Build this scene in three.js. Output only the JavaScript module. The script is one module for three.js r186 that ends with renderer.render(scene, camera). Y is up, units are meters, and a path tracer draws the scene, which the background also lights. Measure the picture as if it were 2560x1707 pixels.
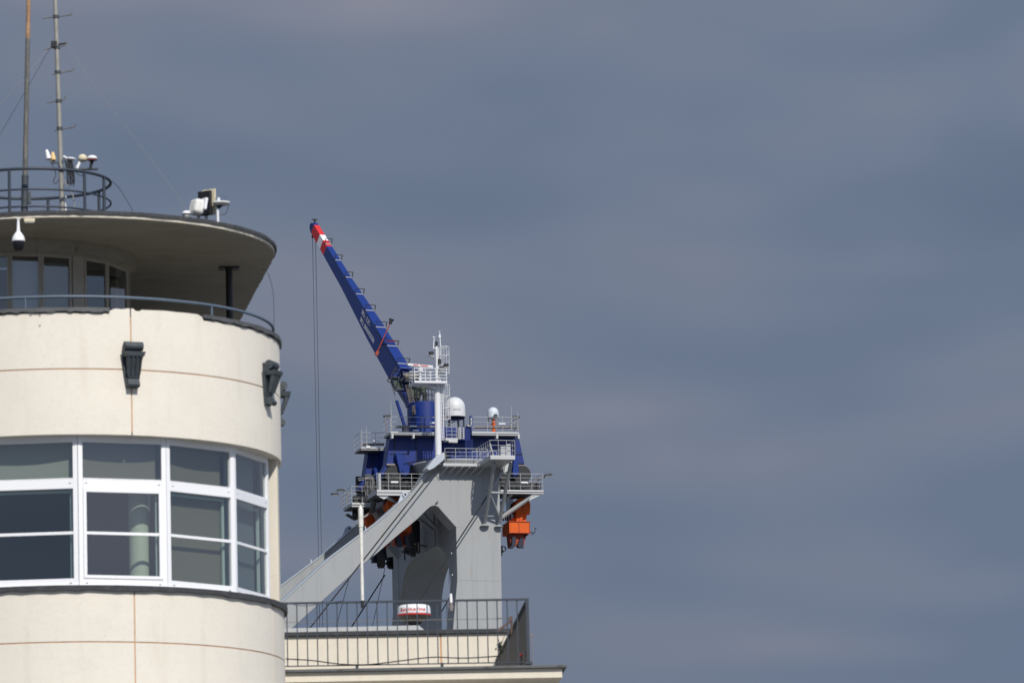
import * as THREE from 'three';
import { mergeGeometries } from 'three/addons/utils/BufferGeometryUtils.js';
import { RoundedBoxGeometry } from 'three/addons/geometries/RoundedBoxGeometry.js';
import { FontLoader } from 'three/addons/loaders/FontLoader.js';

// ------------------------------------------------------------------ camera, sky, sun, exposure
const R = d => d * Math.PI / 180, V = (x, y, z) => new THREE.Vector3(x, y, z);
const scene = new THREE.Scene();
const W = 2560, H = 1707, F = 14222;                       // photograph size and focal length in its pixels (a 200 mm lens)
const camera = new THREE.PerspectiveCamera(2 * Math.atan(H / 2 / F) * 180 / Math.PI, W / H, 1, 6000);
camera.position.set(0, 1.7, 0);
camera.rotation.order = 'YXZ';
camera.rotation.set(0.1651, 0, -0.0246);
camera.updateMatrixWorld(true);
camera.focus = 420; camera.userData.fStop = 5.6;
const SUN_AZ = R(21), SUN_EL = R(40);
const sunDir = V(Math.sin(SUN_AZ) * Math.cos(SUN_EL), Math.sin(SUN_EL), Math.cos(SUN_AZ) * Math.cos(SUN_EL));
const sun = new THREE.DirectionalLight(new THREE.Color(1, 0.945, 0.86), 4.05);
sun.position.copy(sunDir).multiplyScalar(300).add(V(0, 10, -240));
sun.target.position.set(0, 10, -240); scene.add(sun, sun.target);
sun.castShadow = true; sun.shadow.mapSize.set(4096, 4096);
Object.assign(sun.shadow.camera, { left: -90, right: 90, top: 190, bottom: -190, near: 1, far: 900 });
sun.shadow.radius = 1;
const renderer = new THREE.WebGLRenderer({ antialias: true });
renderer.toneMapping = THREE.LinearToneMapping; renderer.toneMappingExposure = 1;
renderer.shadowMap.enabled = true;
renderer.setSize(1024, 682);

// seeded noise
function rng(s) { return () => { s |= 0; s = s + 0x6D2B79F5 | 0; let t = Math.imul(s ^ s >>> 15, 1 | s); t = t + Math.imul(t ^ t >>> 7, 61 | t) ^ t; return ((t ^ t >>> 14) >>> 0) / 4294967296; }; }
const rnd = rng(71);
const hash = (x, y, s) => { let h = Math.imul(x, 374761393) + Math.imul(y, 668265263) + Math.imul(s, 974711) | 0; h = Math.imul(h ^ h >>> 13, 1274126177); return ((h ^ h >>> 16) >>> 0) / 4294967296; };
const sm = t => t * t * (3 - 2 * t), mix = (a, b, t) => a + (b - a) * t, clamp = (x, a = 0, b = 1) => Math.min(b, Math.max(a, x));
function vn(x, y, s, px = 0, py = 0) {                     // value noise, periodic when px, py are given
  const xi = Math.floor(x), yi = Math.floor(y), fx = sm(x - xi), fy = sm(y - yi);
  const w = (i, p) => p ? ((i % p) + p) % p : i;
  const a = hash(w(xi, px), w(yi, py), s), b = hash(w(xi + 1, px), w(yi, py), s), c = hash(w(xi, px), w(yi + 1, py), s), d = hash(w(xi + 1, px), w(yi + 1, py), s);
  return mix(mix(a, b, fx), mix(c, d, fx), fy);
}
function fbm(x, y, s, oct = 4, px = 0, py = 0) { let v = 0, a = 0.5, t = 0; for (let i = 0; i < oct; i++) { v += a * vn(x, y, s + i, px, py); t += a; x *= 2; y *= 2; px *= 2; py *= 2; a *= 0.5; } return v / t; }
const lin = c => { c /= 255; return c <= 0.04045 ? c / 12.92 : Math.pow((c + 0.055) / 1.055, 2.4); };

{ // a sky of soft grey-blue stratus in streaks; brightness added out of view, right of the sun, as fill light
  const w = 2048, h = 1024, d = new Float32Array(w * h * 4);
  const A = [82, 96, 119], B = [102, 115, 136], C = [129, 132, 146];
  const la = A.map(lin), lb = B.map(lin), lc = C.map(lin);
  const spot = (px, py, sx, sy, a) => { const d = V((px - W / 2) / F, -(py - H / 2) / F, -1).applyQuaternion(camera.quaternion).normalize(); return [Math.atan2(d.x, -d.z) * 180 / Math.PI, Math.asin(d.y) * 180 / Math.PI, sx / F * 57.3, sy / F * 57.3, a]; };
  const features = [spot(1680, 1010, 260, 42, 0.3), spot(2300, 660, 420, 40, 0.2), spot(2360, 1470, 330, 60, 0.36), spot(2050, 1400, 300, 34, 0.16), spot(1900, 1700, 500, 40, -0.35), spot(2450, 1690, 260, 30, -0.25), spot(2080, 1610, 360, 34, 0.26), spot(900, 10, 300, 60, 0.34), spot(150, 60, 260, 220, 0.22), spot(1450, 1380, 420, 170, -0.26), spot(780, 1150, 200, 260, -0.2), spot(1350, 700, 420, 50, 0.1), spot(2480, 250, 200, 420, -0.16), spot(1900, 860, 420, 50, -0.14), spot(2380, 1080, 260, 90, 0.14), spot(1300, 480, 600, 50, -0.1), spot(2100, 1220, 420, 44, 0.12), spot(1700, 180, 500, 60, 0.08)];
  for (let j = 0; j < h; j++) {
    const el = ((j + 0.5) / h - 0.5) * 180;
    for (let i = 0; i < w; i++) {
      const u = (i + 0.5) / w, az = (u - 0.25) * 360;       // degrees right of the view direction
      const k = clamp((el + 4) / 30);
      const warp = (fbm(u * 40, el / 5, 7, 3, 40) - 0.5) * 2.2;
      const big = fbm(u * 24, (el + warp) / 4.2 + u * 0, 11, 3, 24);
      const st = fbm(u * 90, (el + warp * 0.7) / 0.85, 23, 4, 90);
      const soft = fbm(u * 12, el / 9, 41, 3, 12);
      let t = 0.5 + (big - 0.5) * 0.4 + (st - 0.5) * 0.85 + (soft - 0.5) * 0.3;
      if (el > 4 && el < 16 && (Math.abs(az) < 9)) for (const f of features) { // single soft streaks and banks of cloud over the harbour
        const dx = (az - f[0]) / f[2], dy = (el - f[1] - 0.12 * (st - 0.5)) / f[3], q = dx * dx + dy * dy; if (q < 9) t += 0.75 * f[4] * Math.exp(-q) * (0.65 + 0.7 * st);
      }
      t = clamp(t);
      const toFill = 0.5 + 0.5 * Math.cos(R(az - 180 + 48)) ;
      const lift = 1 + 1.8 * (0.6 + 0.8 * big) * sm(clamp((toFill - 0.1) / 0.9)) * (0.7 + 0.3 * k) + 0.15 * k;
      const below = el < 0 ? 0.7 : 1;
      for (let c = 0; c < 3; c++) d[(j * w + i) * 4 + c] = (t < 0.5 ? mix(la[c], lb[c], t * 2) : mix(lb[c], lc[c], t * 2 - 1)) * lift * below;
      d[(j * w + i) * 4 + 3] = 1;
    }
  }
  const tx = new THREE.DataTexture(d, w, h, THREE.RGBAFormat, THREE.FloatType);
  tx.mapping = THREE.EquirectangularReflectionMapping; tx.magFilter = tx.minFilter = THREE.LinearFilter; tx.wrapS = THREE.RepeatWrapping; tx.needsUpdate = true;
  scene.background = tx; scene.environment = tx;
}

// ------------------------------------------------------------------ materials
function tex(size, fn, srgb = true) {
  const d = new Uint8Array(size * size * 4);
  for (let j = 0; j < size; j++) for (let i = 0; i < size; i++) { const c = fn(i / size, j / size); for (let k = 0; k < 3; k++) d[(j * size + i) * 4 + k] = clamp(c[k], 0, 255); d[(j * size + i) * 4 + 3] = 255; }
  const t = new THREE.DataTexture(d, size, size, THREE.RGBAFormat); t.wrapS = t.wrapT = THREE.RepeatWrapping;
  t.magFilter = THREE.LinearFilter; t.minFilter = THREE.LinearMipmapLinearFilter; t.generateMipmaps = true;
  if (srgb) t.colorSpace = THREE.SRGBColorSpace; t.needsUpdate = true; return t;
}
const rep = (t, m) => { const c = t.clone(); c.repeat.set(1 / m, 1 / m); c.needsUpdate = true; return c; };
const grainT = tex(256, (u, v) => { const n = fbm(u * 32, v * 32, 3, 4, 32, 32) * 255; return [n, n, n]; }, false);
const mottled = (c, amp, seed, fx = 4, fy = 4, stain = null, sAmt = 0) => tex(512, (u, v) => {
  const a = fbm(u * fx, v * fy, seed, 5, fx, fy) - 0.5, b = fbm(u * 40, v * 40, seed + 9, 2, 40, 40) - 0.5;
  const s = stain ? clamp((fbm(u * fx * 2, v * fy, seed + 31, 4, fx * 2, fy) - 0.56) * 5) * sAmt : 0;
  return c.map((x, i) => mix(x * (1 + a * amp * 2 + b * amp * 0.7), stain ? stain[i] : 0, s));
});
function M(c, rough = 0.6, metal = 0, o = {}) { const m = new THREE.MeshStandardMaterial({ roughness: rough, metalness: metal, ...o }); if (c) m.color.setRGB(...c.map(lin)); return m; }
const MT = (t, m, rough, bump = 0, bm = 0.5) => { const o = { map: rep(t, m) }; if (bump) { o.bumpMap = rep(grainT, bm); o.bumpScale = bump; } return M(null, rough, 0, o); };
const plasterT = (c, seed) => tex(512, (u, v) => {
  const a = fbm(u * 3, v * 3, seed, 5, 3, 3) - 0.5, b = fbm(u * 48, v * 48, seed + 3, 2, 48, 48) - 0.5, st = clamp((fbm(u * 22, v * 2, seed + 7, 4, 22, 2) - 0.55) * 4), bl = clamp((fbm(u * 5, v * 5, seed + 13, 4, 5, 5) - 0.6) * 4), sp = clamp((fbm(u * 90, v * 90, seed + 17, 2, 90, 90) - 0.8) * 8);
  return c.map((x, i) => x * (1 + a * 0.035 + b * 0.022 - st * [0.02, 0.023, 0.028][i] - bl * [0.022, 0.021, 0.018][i] - sp * 0.06));
});
const steelT = (c, seed) => tex(512, (u, v) => {
  const a = fbm(u * 4, v * 4, seed, 4, 4, 4) - 0.5, st = clamp((fbm(u * 26, v * 2, seed + 7, 4, 26, 2) - 0.56) * 4), b = fbm(u * 7, v * 7, seed + 5, 3, 7, 7) - 0.5, rs = clamp((fbm(u * 40, v * 3, seed + 23, 3, 40, 3) - 0.74) * 9);
  return c.map((x, i) => x * (1 + a * 0.03 + b * 0.02 - st * 0.035 - rs * [0.03, 0.06, 0.09][i]));
});
const mat = {
  plaster: MT(plasterT([220, 214, 202], 5), 3.1, 0.95, 0.0022, 0.5),
  plaster2: MT(plasterT([218, 210, 195], 15), 2.7, 0.95, 0.0022, 0.5),
  sealant: MT(mottled([200, 158, 122], 0.1, 8, 6, 6, [172, 138, 112], 0.7), 1.3, 0.85),
  concrete: MT(mottled([162, 157, 146], 0.04, 19, 3, 9, [142, 136, 124], 0.35), 2.3, 0.95, 0.006, 0.5),
  lintel: MT(mottled([156, 150, 138], 0.08, 29, 5, 5, [92, 84, 70], 0.7), 1.7, 0.95, 0.006, 0.5),
  felt: MT(mottled([62, 64, 68], 0.14, 33, 6, 6, [92, 92, 92], 0.5), 1.1, 0.9, 0.01, 0.3),
  zinc: MT(mottled([82, 84, 86], 0.1, 37, 5, 5, [58, 58, 58], 0.7), 1.3, 0.6),
  railBlue: MT(mottled([84, 98, 114], 0.08, 43, 6, 6, [120, 126, 130], 0.35), 0.8, 0.5),
  railDark: M([46, 54, 66], 0.5), iron: MT(mottled([58, 66, 72], 0.12, 45, 6, 6, [40, 44, 48], 0.6), 0.5, 0.6),
  frame: M([232, 233, 236], 0.35), frameGrey: MT(mottled([164, 158, 146], 0.06, 47, 5, 5), 0.9, 0.7),
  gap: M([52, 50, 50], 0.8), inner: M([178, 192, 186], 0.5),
  blindA: M([150, 150, 142], 0.9), blindB: M([112, 107, 94], 0.9), reflectC: M([96, 106, 112], 0.9),
  room: M([104, 108, 104], 0.9), greenPost: M([180, 188, 170], 0.7),
  white: M([228, 229, 232], 0.4), whiteOld: MT(mottled([218, 218, 214], 0.05, 49, 6, 6, [170, 166, 158], 0.5), 0.7, 0.6),
  beige: M([206, 196, 168], 0.6), yellow: M([222, 190, 132], 0.6), red: M([196, 40, 44], 0.5), black: M([22, 23, 26], 0.5), rubber: M([34, 36, 40], 0.8),
  camGlass: M([16, 17, 20], 0.08),
  rust: MT(mottled([158, 126, 98], 0.35, 53, 5, 3, [92, 74, 62], 0.95), 0.5, 0.9), 
  poleGrey: MT(mottled([104, 102, 97], 0.3, 57, 5, 3, [66, 70, 74], 0.95), 0.6, 0.7),
  galv: MT(mottled([140, 139, 134], 0.14, 59, 6, 3, [110, 108, 104], 0.6), 0.6, 0.5),
  wire: M([128, 124, 120], 0.7), wireDark: M([52, 54, 60], 0.7),
  // crane
  craneGrey: MT(steelT([148, 151, 153], 61), 8, 0.5),
  craneGreyB: MT(steelT([143, 147, 150], 63), 7, 0.5),
  cap: M([170, 178, 188], 0.4),
  blue: MT(mottled([5, 38, 112], 0.05, 65, 4, 4, [4, 33, 98], 0.4), 5, 0.42),
  blueB: MT(mottled([12, 44, 116], 0.05, 67, 4, 4, [11, 40, 104], 0.4), 5, 0.34),
  blueDark: M([16, 23, 48], 0.5),
  orange: MT(mottled([204, 86, 8], 0.05, 69, 4, 4, [180, 72, 8], 0.4), 3, 0.75),
  orangeDark: M([142, 48, 18], 0.6), platform: M([176, 178, 180], 0.5), rail: M([160, 163, 166], 0.45),
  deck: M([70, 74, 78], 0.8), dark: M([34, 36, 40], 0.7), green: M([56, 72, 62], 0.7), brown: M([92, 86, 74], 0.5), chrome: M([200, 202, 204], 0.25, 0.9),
  mast: M([208, 210, 214], 0.4), radome: M([200, 202, 204], 0.45), radomeB: M([192, 200, 208], 0.45), steel: M([126, 118, 118], 0.6),
  leaf: M([54, 60, 48], 0.8), brownArm: M([96, 76, 70], 0.8), ground: null,
};
mat.ground = MT(mottled([104, 104, 102], 0.1, 75, 4, 4, [86, 86, 84], 0.6), 14, 0.95);
mat.water = M([38, 58, 68], 0.15);
mat.glass = new THREE.MeshPhysicalMaterial({ transmission: 1, thickness: 0, roughness: 0.02, ior: 2.2 }); mat.glass.color.setRGB(0.74, 0.8, 0.78);
mat.glassDark = new THREE.MeshPhysicalMaterial({ transmission: 1, thickness: 0, roughness: 0.02, ior: 2.1 }); mat.glassDark.color.setRGB(0.5, 0.56, 0.6);
mat.dome = new THREE.MeshPhysicalMaterial({ transmission: 1, thickness: 0, roughness: 0.02, ior: 1.4 }); mat.dome.color.setRGB(0.9, 0.92, 0.94);

// ------------------------------------------------------------------ building blocks
const bases = new WeakMap(), used = new Map();
function numbered(n) { const k = used.get(n) || 0; used.set(n, k + 1); return k ? n + '_' + String(k).padStart(3, '0') : n; }
function boxUV(g) {
  const p = g.attributes.position, n = g.attributes.normal, uv = new Float32Array(p.count * 2);
  for (let i = 0; i < p.count; i++) {
    const ax = Math.abs(n.getX(i)), ay = Math.abs(n.getY(i)), az = Math.abs(n.getZ(i));
    if (ay > ax && ay > az) { uv[2 * i] = p.getX(i); uv[2 * i + 1] = p.getZ(i); } else if (ax > az) { uv[2 * i] = p.getZ(i); uv[2 * i + 1] = p.getY(i); } else { uv[2 * i] = p.getX(i); uv[2 * i + 1] = p.getY(i); }
  }
  g.setAttribute('uv', new THREE.BufferAttribute(uv, 2)); return g;
}
function clean(g) { if (g.index) g = g.toNonIndexed(); for (const k of Object.keys(g.attributes)) if (k !== 'position' && k !== 'normal' && !(k === 'uv' && g.userData.ownUV)) g.deleteAttribute(k); if (!g.attributes.normal) g.computeVertexNormals(); if (!g.userData.ownUV) boxUV(g); return g; }
function rootOf(o) { while (o && !bases.has(o)) o = o.parent; return o; }
function obj(name, gs, m, parent, label) {                  // ONE named mesh under a thing; geometry is given in the frame of the site
  gs = (Array.isArray(gs) ? gs.flat(3) : [gs]).filter(Boolean).map(clean);
  const g = gs.length > 1 ? mergeGeometries(gs) : gs[0].clone();
  const r = rootOf(parent), b = bases.get(r); g.translate(-b.x, -b.y, -b.z);
  const o = new THREE.Mesh(g, m); o.name = name; o.castShadow = o.receiveShadow = true; parent.add(o);
  if (label) o.userData.label = label; return o;
}
let site = { o: V(0, 0, 0), yaw: 0 };
const toWorld = p => p.clone().applyAxisAngle(V(0, 1, 0), site.yaw).add(site.o);
function thing(name, label, category, b, group) {
  const o = new THREE.Group(); o.name = numbered(name); bases.set(o, b.clone()); o.position.copy(toWorld(b)); o.rotation.y = site.yaw;
  o.userData = { label, category }; if (group) o.userData.group = group; scene.add(o); return o;
}
// pixel of the photograph -> ray in the frame of the site
function ray(px, py) {
  const d = V((px - W / 2) / F, -(py - H / 2) / F, -1).applyQuaternion(camera.quaternion);
  const o = camera.position.clone().sub(site.o).applyAxisAngle(V(0, 1, 0), -site.yaw); d.applyAxisAngle(V(0, 1, 0), -site.yaw); return [o, d];
}
const onZ = (px, py, z) => { const [o, d] = ray(px, py); return o.addScaledVector(d, (z - o.z) / d.z); };
const onX = (px, py, x) => { const [o, d] = ray(px, py); return o.addScaledVector(d, (x - o.x) / d.x); };
const onY = (px, py, y) => { const [o, d] = ray(px, py); return o.addScaledVector(d, (y - o.y) / d.y); };
function onCyl(px, py, r, cx = 0, cz = 0) { const [o, d] = ray(px, py); const a = d.x * d.x + d.z * d.z, ox = o.x - cx, oz = o.z - cz, b = ox * d.x + oz * d.z, c = ox * ox + oz * oz - r * r, q = b * b - a * c; return o.addScaledVector(d, (-b - Math.sqrt(Math.max(q, 0))) / a); }
// shapes
function bar(a, b, r, r2 = r, n = 8) { const d = b.clone().sub(a), l = d.length(); const g = new THREE.CylinderGeometry(r2, r, l, n); g.translate(0, l / 2, 0); g.applyQuaternion(new THREE.Quaternion().setFromUnitVectors(V(0, 1, 0), d.normalize())); return g.translate(a.x, a.y, a.z); }
function box(w, h, d, c, ry = 0, rx = 0, rz = 0) { const g = new THREE.BoxGeometry(w, h, d); if (rz) g.rotateZ(rz); if (rx) g.rotateX(rx); if (ry) g.rotateY(ry); return g.translate(c.x, c.y, c.z); }
function rbox(w, h, d, c, r = 0.02, ry = 0, rx = 0, rz = 0) { const g = new RoundedBoxGeometry(w, h, d, 2, r); if (rz) g.rotateZ(rz); if (rx) g.rotateX(rx); if (ry) g.rotateY(ry); return g.translate(c.x, c.y, c.z); }
function beam(a, b, w, h, up = V(0, 1, 0)) { const d = b.clone().sub(a), l = d.length(); d.normalize(); const x = new THREE.Vector3().crossVectors(d, up).normalize(), y = new THREE.Vector3().crossVectors(x, d); const g = new THREE.BoxGeometry(w, h, l); g.applyMatrix4(new THREE.Matrix4().makeBasis(x, y, d.clone().negate())); const c = a.clone().lerp(b, 0.5); return g.translate(c.x, c.y, c.z); }
function tube(pts, r, n = 24, rs = 6, closed = false) { return new THREE.TubeGeometry(new THREE.CatmullRomCurve3(pts, closed), n, r, rs, closed); }
function lathe(prof, c, n = 24) { return new THREE.LatheGeometry(prof.map(p => new THREE.Vector2(p[0], p[1])), n).translate(c.x, c.y, c.z); }
function prismXY(pts, z0, z1, bevel = 0, holes = []) {      // outline in x,y, from z0 (back) to z1 (front)
  const s = new THREE.Shape(pts.map(p => new THREE.Vector2(p.x, p.y)));
  for (const h of holes) s.holes.push(new THREE.Path(h.map(p => new THREE.Vector2(p.x, p.y))));
  const g = new THREE.ExtrudeGeometry(s, { depth: z1 - z0 - 2 * bevel, bevelEnabled: bevel > 0, bevelSize: bevel, bevelThickness: bevel, bevelOffset: -bevel, bevelSegments: 1 });
  return g.translate(0, 0, z0 + bevel);
}
function prismZY(pts, x0, x1) { const s = new THREE.Shape(pts.map(p => new THREE.Vector2(p[0], p[1]))); const g = new THREE.ExtrudeGeometry(s, { depth: x1 - x0, bevelEnabled: false }); g.applyMatrix4(new THREE.Matrix4().makeBasis(V(0, 0, 1), V(0, 1, 0), V(-1, 0, 0))); return g.translate(x1, 0, 0); }
const disc = (c, r, w, ax = V(0, 0, 1), n = 28) => bar(c.clone().addScaledVector(ax, -w / 2), c.clone().addScaledVector(ax, w / 2), r, r, n);
const font = await new FontLoader().loadAsync('fonts/droid/droid_sans_bold.typeface.json');
function letters(text, size, o, u, v, lift = 0.01) { // flat lettering from point o along u, upright along v
  const g = new THREE.ShapeGeometry(font.generateShapes(text, size), 3), n = new THREE.Vector3().crossVectors(u, v);
  g.applyMatrix4(new THREE.Matrix4().makeBasis(u, v, n)); return g.translate(o.x + n.x * lift, o.y + n.y * lift, o.z + n.z * lift);
}

// ------------------------------------------------------------------ ground
function struct(name, g, m) { const o = new THREE.Mesh(g, m); o.name = name; o.userData.kind = 'structure'; o.receiveShadow = true; scene.add(o); return o; }
struct('ground', boxUV(new THREE.PlaneGeometry(9000, 9000).rotateX(-Math.PI / 2).toNonIndexed()), mat.ground);

// ------------------------------------------------------------------ harbour building: rounded nose
const YAW = R(8.2), TW = { o: V(-7.81, 0, -97), yaw: YAW };
site = TW;
const RW = 3.78, A90 = 90;
function plan(t, r) {                                        // t in degrees round the nose; past +-90 a straight side, 0.1 m per degree
  if (t > A90) return [r, -(t - A90) * 0.1, 1, 0];
  if (t < -A90) return [-r, -(-A90 - t) * 0.1, -1, 0];
  const a = R(t); return [r * Math.sin(a), r * Math.cos(a), Math.sin(a), Math.cos(a)];
}
function shell(t0, t1, y0, y1, ro, ri, step = 2.5) {         // curved slab between two angles, heights and radii; heights and ro may be functions of t
  const f = (q, t) => typeof q === 'function' ? q(t) : q, ts = []; const n = Math.max(1, Math.ceil((t1 - t0) / step)); for (let i = 0; i <= n; i++) ts.push(mix(t0, t1, i / n));
  const P = [], N = [], U = [];
  const quad = (a, b, c, d, na, nb) => { for (const [p, q] of [[a, na], [b, nb], [c, nb], [a, na], [c, nb], [d, na]]) { P.push(p[0], p[1], p[2]); N.push(...q); U.push(p[3], p[4]); } };
  for (let i = 0; i < n; i++) {
    const a = ts[i], b = ts[i + 1], [ax, az, anx, anz] = plan(a, f(ro, a)), [bx, bz, bnx, bnz] = plan(b, f(ro, b)), [ix, iz] = plan(a, ri), [jx, jz] = plan(b, ri);
    const ua = R(Math.min(a, 90)) * RW + Math.max(0, a - 90) * 0.1, ub = R(Math.min(b, 90)) * RW + Math.max(0, b - 90) * 0.1, a0 = f(y0, a), b0 = f(y0, b), a1 = f(y1, a), b1 = f(y1, b);
    quad([ax, a0, az, ua, a0], [bx, b0, bz, ub, b0], [bx, b1, bz, ub, b1], [ax, a1, az, ua, a1], [anx, 0, anz], [bnx, 0, bnz]);
    quad([jx, b0, jz, ub, b0], [ix, a0, iz, ua, a0], [ix, a1, iz, ua, a1], [jx, b1, jz, ub, b1], [-bnx, 0, -bnz], [-anx, 0, -anz]);
    quad([ax, a1, az, ua, 0], [bx, b1, bz, ub, 0], [jx, b1, jz, ub, .2], [ix, a1, iz, ua, .2], [0, 1, 0], [0, 1, 0]);
    quad([ix, a0, iz, ua, .2], [jx, b0, jz, ub, .2], [bx, b0, bz, ub, 0], [ax, a0, az, ua, 0], [0, -1, 0], [0, -1, 0]);
  }
  for (const [t, s] of [[t0, -1], [t1, 1]]) {
    const [x, z, nx, nz] = plan(t, f(ro, t)), [ix, iz] = plan(t, ri), lo = f(y0, t), hi = f(y1, t), e = [nz * s, 0, -nx * s];
    const q = [[x, lo, z, 0, lo], [ix, lo, iz, .2, lo], [ix, hi, iz, .2, hi], [x, hi, z, 0, hi]]; if (s > 0) quad(q[0], q[1], q[2], q[3], e, e); else quad(q[1], q[0], q[3], q[2], e, e);
  }
  const g = new THREE.BufferGeometry(); g.setAttribute('position', new THREE.Float32BufferAttribute(P, 3)); g.setAttribute('normal', new THREE.Float32BufferAttribute(N, 3)); g.setAttribute('uv', new THREE.Float32BufferAttribute(U, 2)); g.userData.ownUV = true; return g;
}
const angOf = (px, py, r = RW) => { const p = onCyl(px, py, r); return Math.atan2(p.x, p.z) * 180 / Math.PI; };
const Y = { top: 17.99, uj: 16.96, head: 15.86, sill: 13.35, lj: 12.40 }, BACK = A90 + 110;
const tower = thing('rounded_building', 'cream rounded harbour building with curved white window band and flat canopy roof', 'building', V(0, 0, 0));
{
  const j1 = angOf(327, 930), j2 = angOf(672, 1010), js = [-A90 - 10, j1 - (j2 - j1), j1, j2, A90 + 22, BACK], g = 0.18;
  const c1 = angOf(272, 775), c2 = angOf(505, 785);
  const topOf = t => { const inGap = t > c1 && t < c2; const e = Math.min(t - c1, c2 - t); return Y.top + (inGap ? -0.005 + 0.02 * (vn(t * 0.5, 3, 5) - 0.3) - 0.045 * clamp(1 - e / 1.6) - (Math.abs(t - mix(c1, c2, .28)) < 0.9 ? 0.035 : 0) : -0.075 - 0.03 * vn(t * 0.35, 1, 9)); };
  for (let i = 0; i < js.length - 1; i++) {
    const a = js[i] + g, b = js[i + 1] - g;
    obj('wall_panel', shell(a, b, Y.uj + 0.011, topOf, RW, RW - 0.2, 0.6), mat.plaster, tower);
    obj('wall_panel', shell(a, b, Y.head, Y.uj - 0.011, RW, RW - 0.32, 1.5), mat.plaster, tower);
    obj('wall_panel', shell(a, b, Y.lj + 0.011, Y.sill - 0.075, RW, RW - 0.2, 1.5), mat.plaster, tower);
    obj('wall_panel', shell(a, b, 10.3, Y.lj - 0.011, RW, RW - 0.2, 1.5), mat.plaster, tower);
  }
  obj('lower_wall', shell(js[0], BACK, 0, 10.27, RW, RW - 0.3, 4), mat.plaster, tower);
  obj('joint_sealant', [shell(js[0], BACK, Y.head + 0.05, Y.top - 0.14, RW - 0.014, RW - 0.15), shell(js[0], BACK, 10.25, Y.sill - 0.1, RW - 0.014, RW - 0.15)], mat.sealant, tower, 'orange brown joint between the plaster panels');
  // coping of dark sheet metal, torn away over the middle of the parapet
  const cop = (a, b) => shell(a, b, t => Y.top - 0.055 - 0.03 * vn(t * 0.9, 4, 13), t => Y.top - 0.004 + 0.008 * vn(t * 0.4, 2, 3), t => RW + 0.035 + 0.012 * vn(t * 0.6, 8, 17), RW - 0.26, 0.6);
  obj('coping', cop(js[0], c1), mat.zinc, tower); obj('coping', cop(c2, BACK), mat.zinc, tower);
  // sill under the window band
  obj('window_sill', shell(js[0], BACK, t => Y.sill - 0.085 - 0.03 * vn(t * 0.3, 4, 19), Y.sill - 0.012, t => RW + 0.055 + 0.012 * vn(t * 0.5, 8, 21), RW - 0.36, 0.8), mat.felt, tower, 'dark strip of sheet metal under the windows');
  obj('wall_pier', shell(77.6, BACK, Y.sill - 0.012, Y.head, RW - 0.055, RW - 0.35), mat.plaster2, tower);
  // pits in the parapet
  for (const p of [[75, 788], [98, 788], [98, 814]]) { const q = onCyl(p[0], p[1], RW + 0.001); obj('plaster_pit', disc(q, 0.022, 0.006, V(q.x, 0, q.z).normalize(), 9), mat.concrete, tower); }
  // windows on the facets
  const RF = 3.608, DL = 24.65, w = 2 * RF * Math.sin(R(DL / 2)), ap = RF * Math.cos(R(DL / 2)), hh = Y.head - Y.sill, T = 0.07;
  for (let k = -3; k < 3; k++) {
    const th = R(0.5 + DL * (k + 0.5)), n = V(Math.sin(th), 0, Math.cos(th)), t = V(Math.cos(th), 0, -Math.sin(th)), c = n.clone().multiplyScalar(ap).setY(Y.sill);
    const at = (u, v, d) => c.clone().addScaledVector(t, u).addScaledVector(n, d).setY(Y.sill + v);
    const piece = (u0, u1, v0, v1, d0, d1, r = 0.006) => rbox(u1 - u0, v1 - v0, d1 - d0, at((u0 + u1) / 2, (v0 + v1) / 2, (d0 + d1) / 2), r, th);
    const hw = w / 2 - 0.007, fr = [piece(-hw, -hw + 0.078, 0, hh, -T, 0), piece(hw - 0.078, hw, 0, hh, -T, 0), piece(-hw + 0.078, hw - 0.078, 0, 0.13, -T, -0.003), piece(-hw + 0.078, hw - 0.078, 1.63, 1.79, -T, 0.002), piece(-hw + 0.078, hw - 0.078, 2.41, hh, -T, -0.003),
      piece(-hw + 0.078, hw - 0.078, 1.795, 1.81, -T, -0.012), piece(-hw + 0.078, hw - 0.078, 0.865, 0.915, -T * 0.6, -0.012), piece(-hw - 0.006, hw + 0.006, 0.0, 0.02, -0.02, 0.03)];
    const win = obj('window', fr, mat.frame, tower);
    const sash = k === 0 ? 0.055 : 0.004;
    if (k === 0) obj('sash', [piece(-hw + 0.08, -hw + 0.08 + sash, 0.132, 1.628, -0.05, 0.014), piece(hw - 0.08 - sash, hw - 0.08, 0.132, 1.628, -0.05, 0.014), piece(-hw + 0.08 + sash, hw - 0.08 - sash, 0.132, 0.132 + sash, -0.05, 0.013), piece(-hw + 0.08 + sash, hw - 0.08 - sash, 1.628 - sash, 1.628, -0.05, 0.013)], mat.frame, win);
    const gp = (v0, v1, m = mat.glass) => { const g2 = new THREE.PlaneGeometry(2 * hw - 0.15, v1 - v0); g2.rotateY(th + (hash(k + 9, Math.round(v0 * 10), 3) - 0.5) * 0.03); const q = at(0, (v0 + v1) / 2, -0.035); g2.translate(q.x, q.y, q.z); return obj('pane', g2, m, win); };
    gp(0.12, 0.87); gp(0.91, 1.64); gp(1.78, 2.42);
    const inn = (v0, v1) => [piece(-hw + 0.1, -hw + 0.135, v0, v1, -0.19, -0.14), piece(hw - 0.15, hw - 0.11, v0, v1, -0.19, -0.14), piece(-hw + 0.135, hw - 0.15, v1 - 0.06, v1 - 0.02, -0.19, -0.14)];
    obj('frame_reflection', inn(0.08, 1.64), mat.inner, win, 'pale green strips standing for the frame reflected in the glass');  // solid strips coloured as the double reflection of the frame
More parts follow.
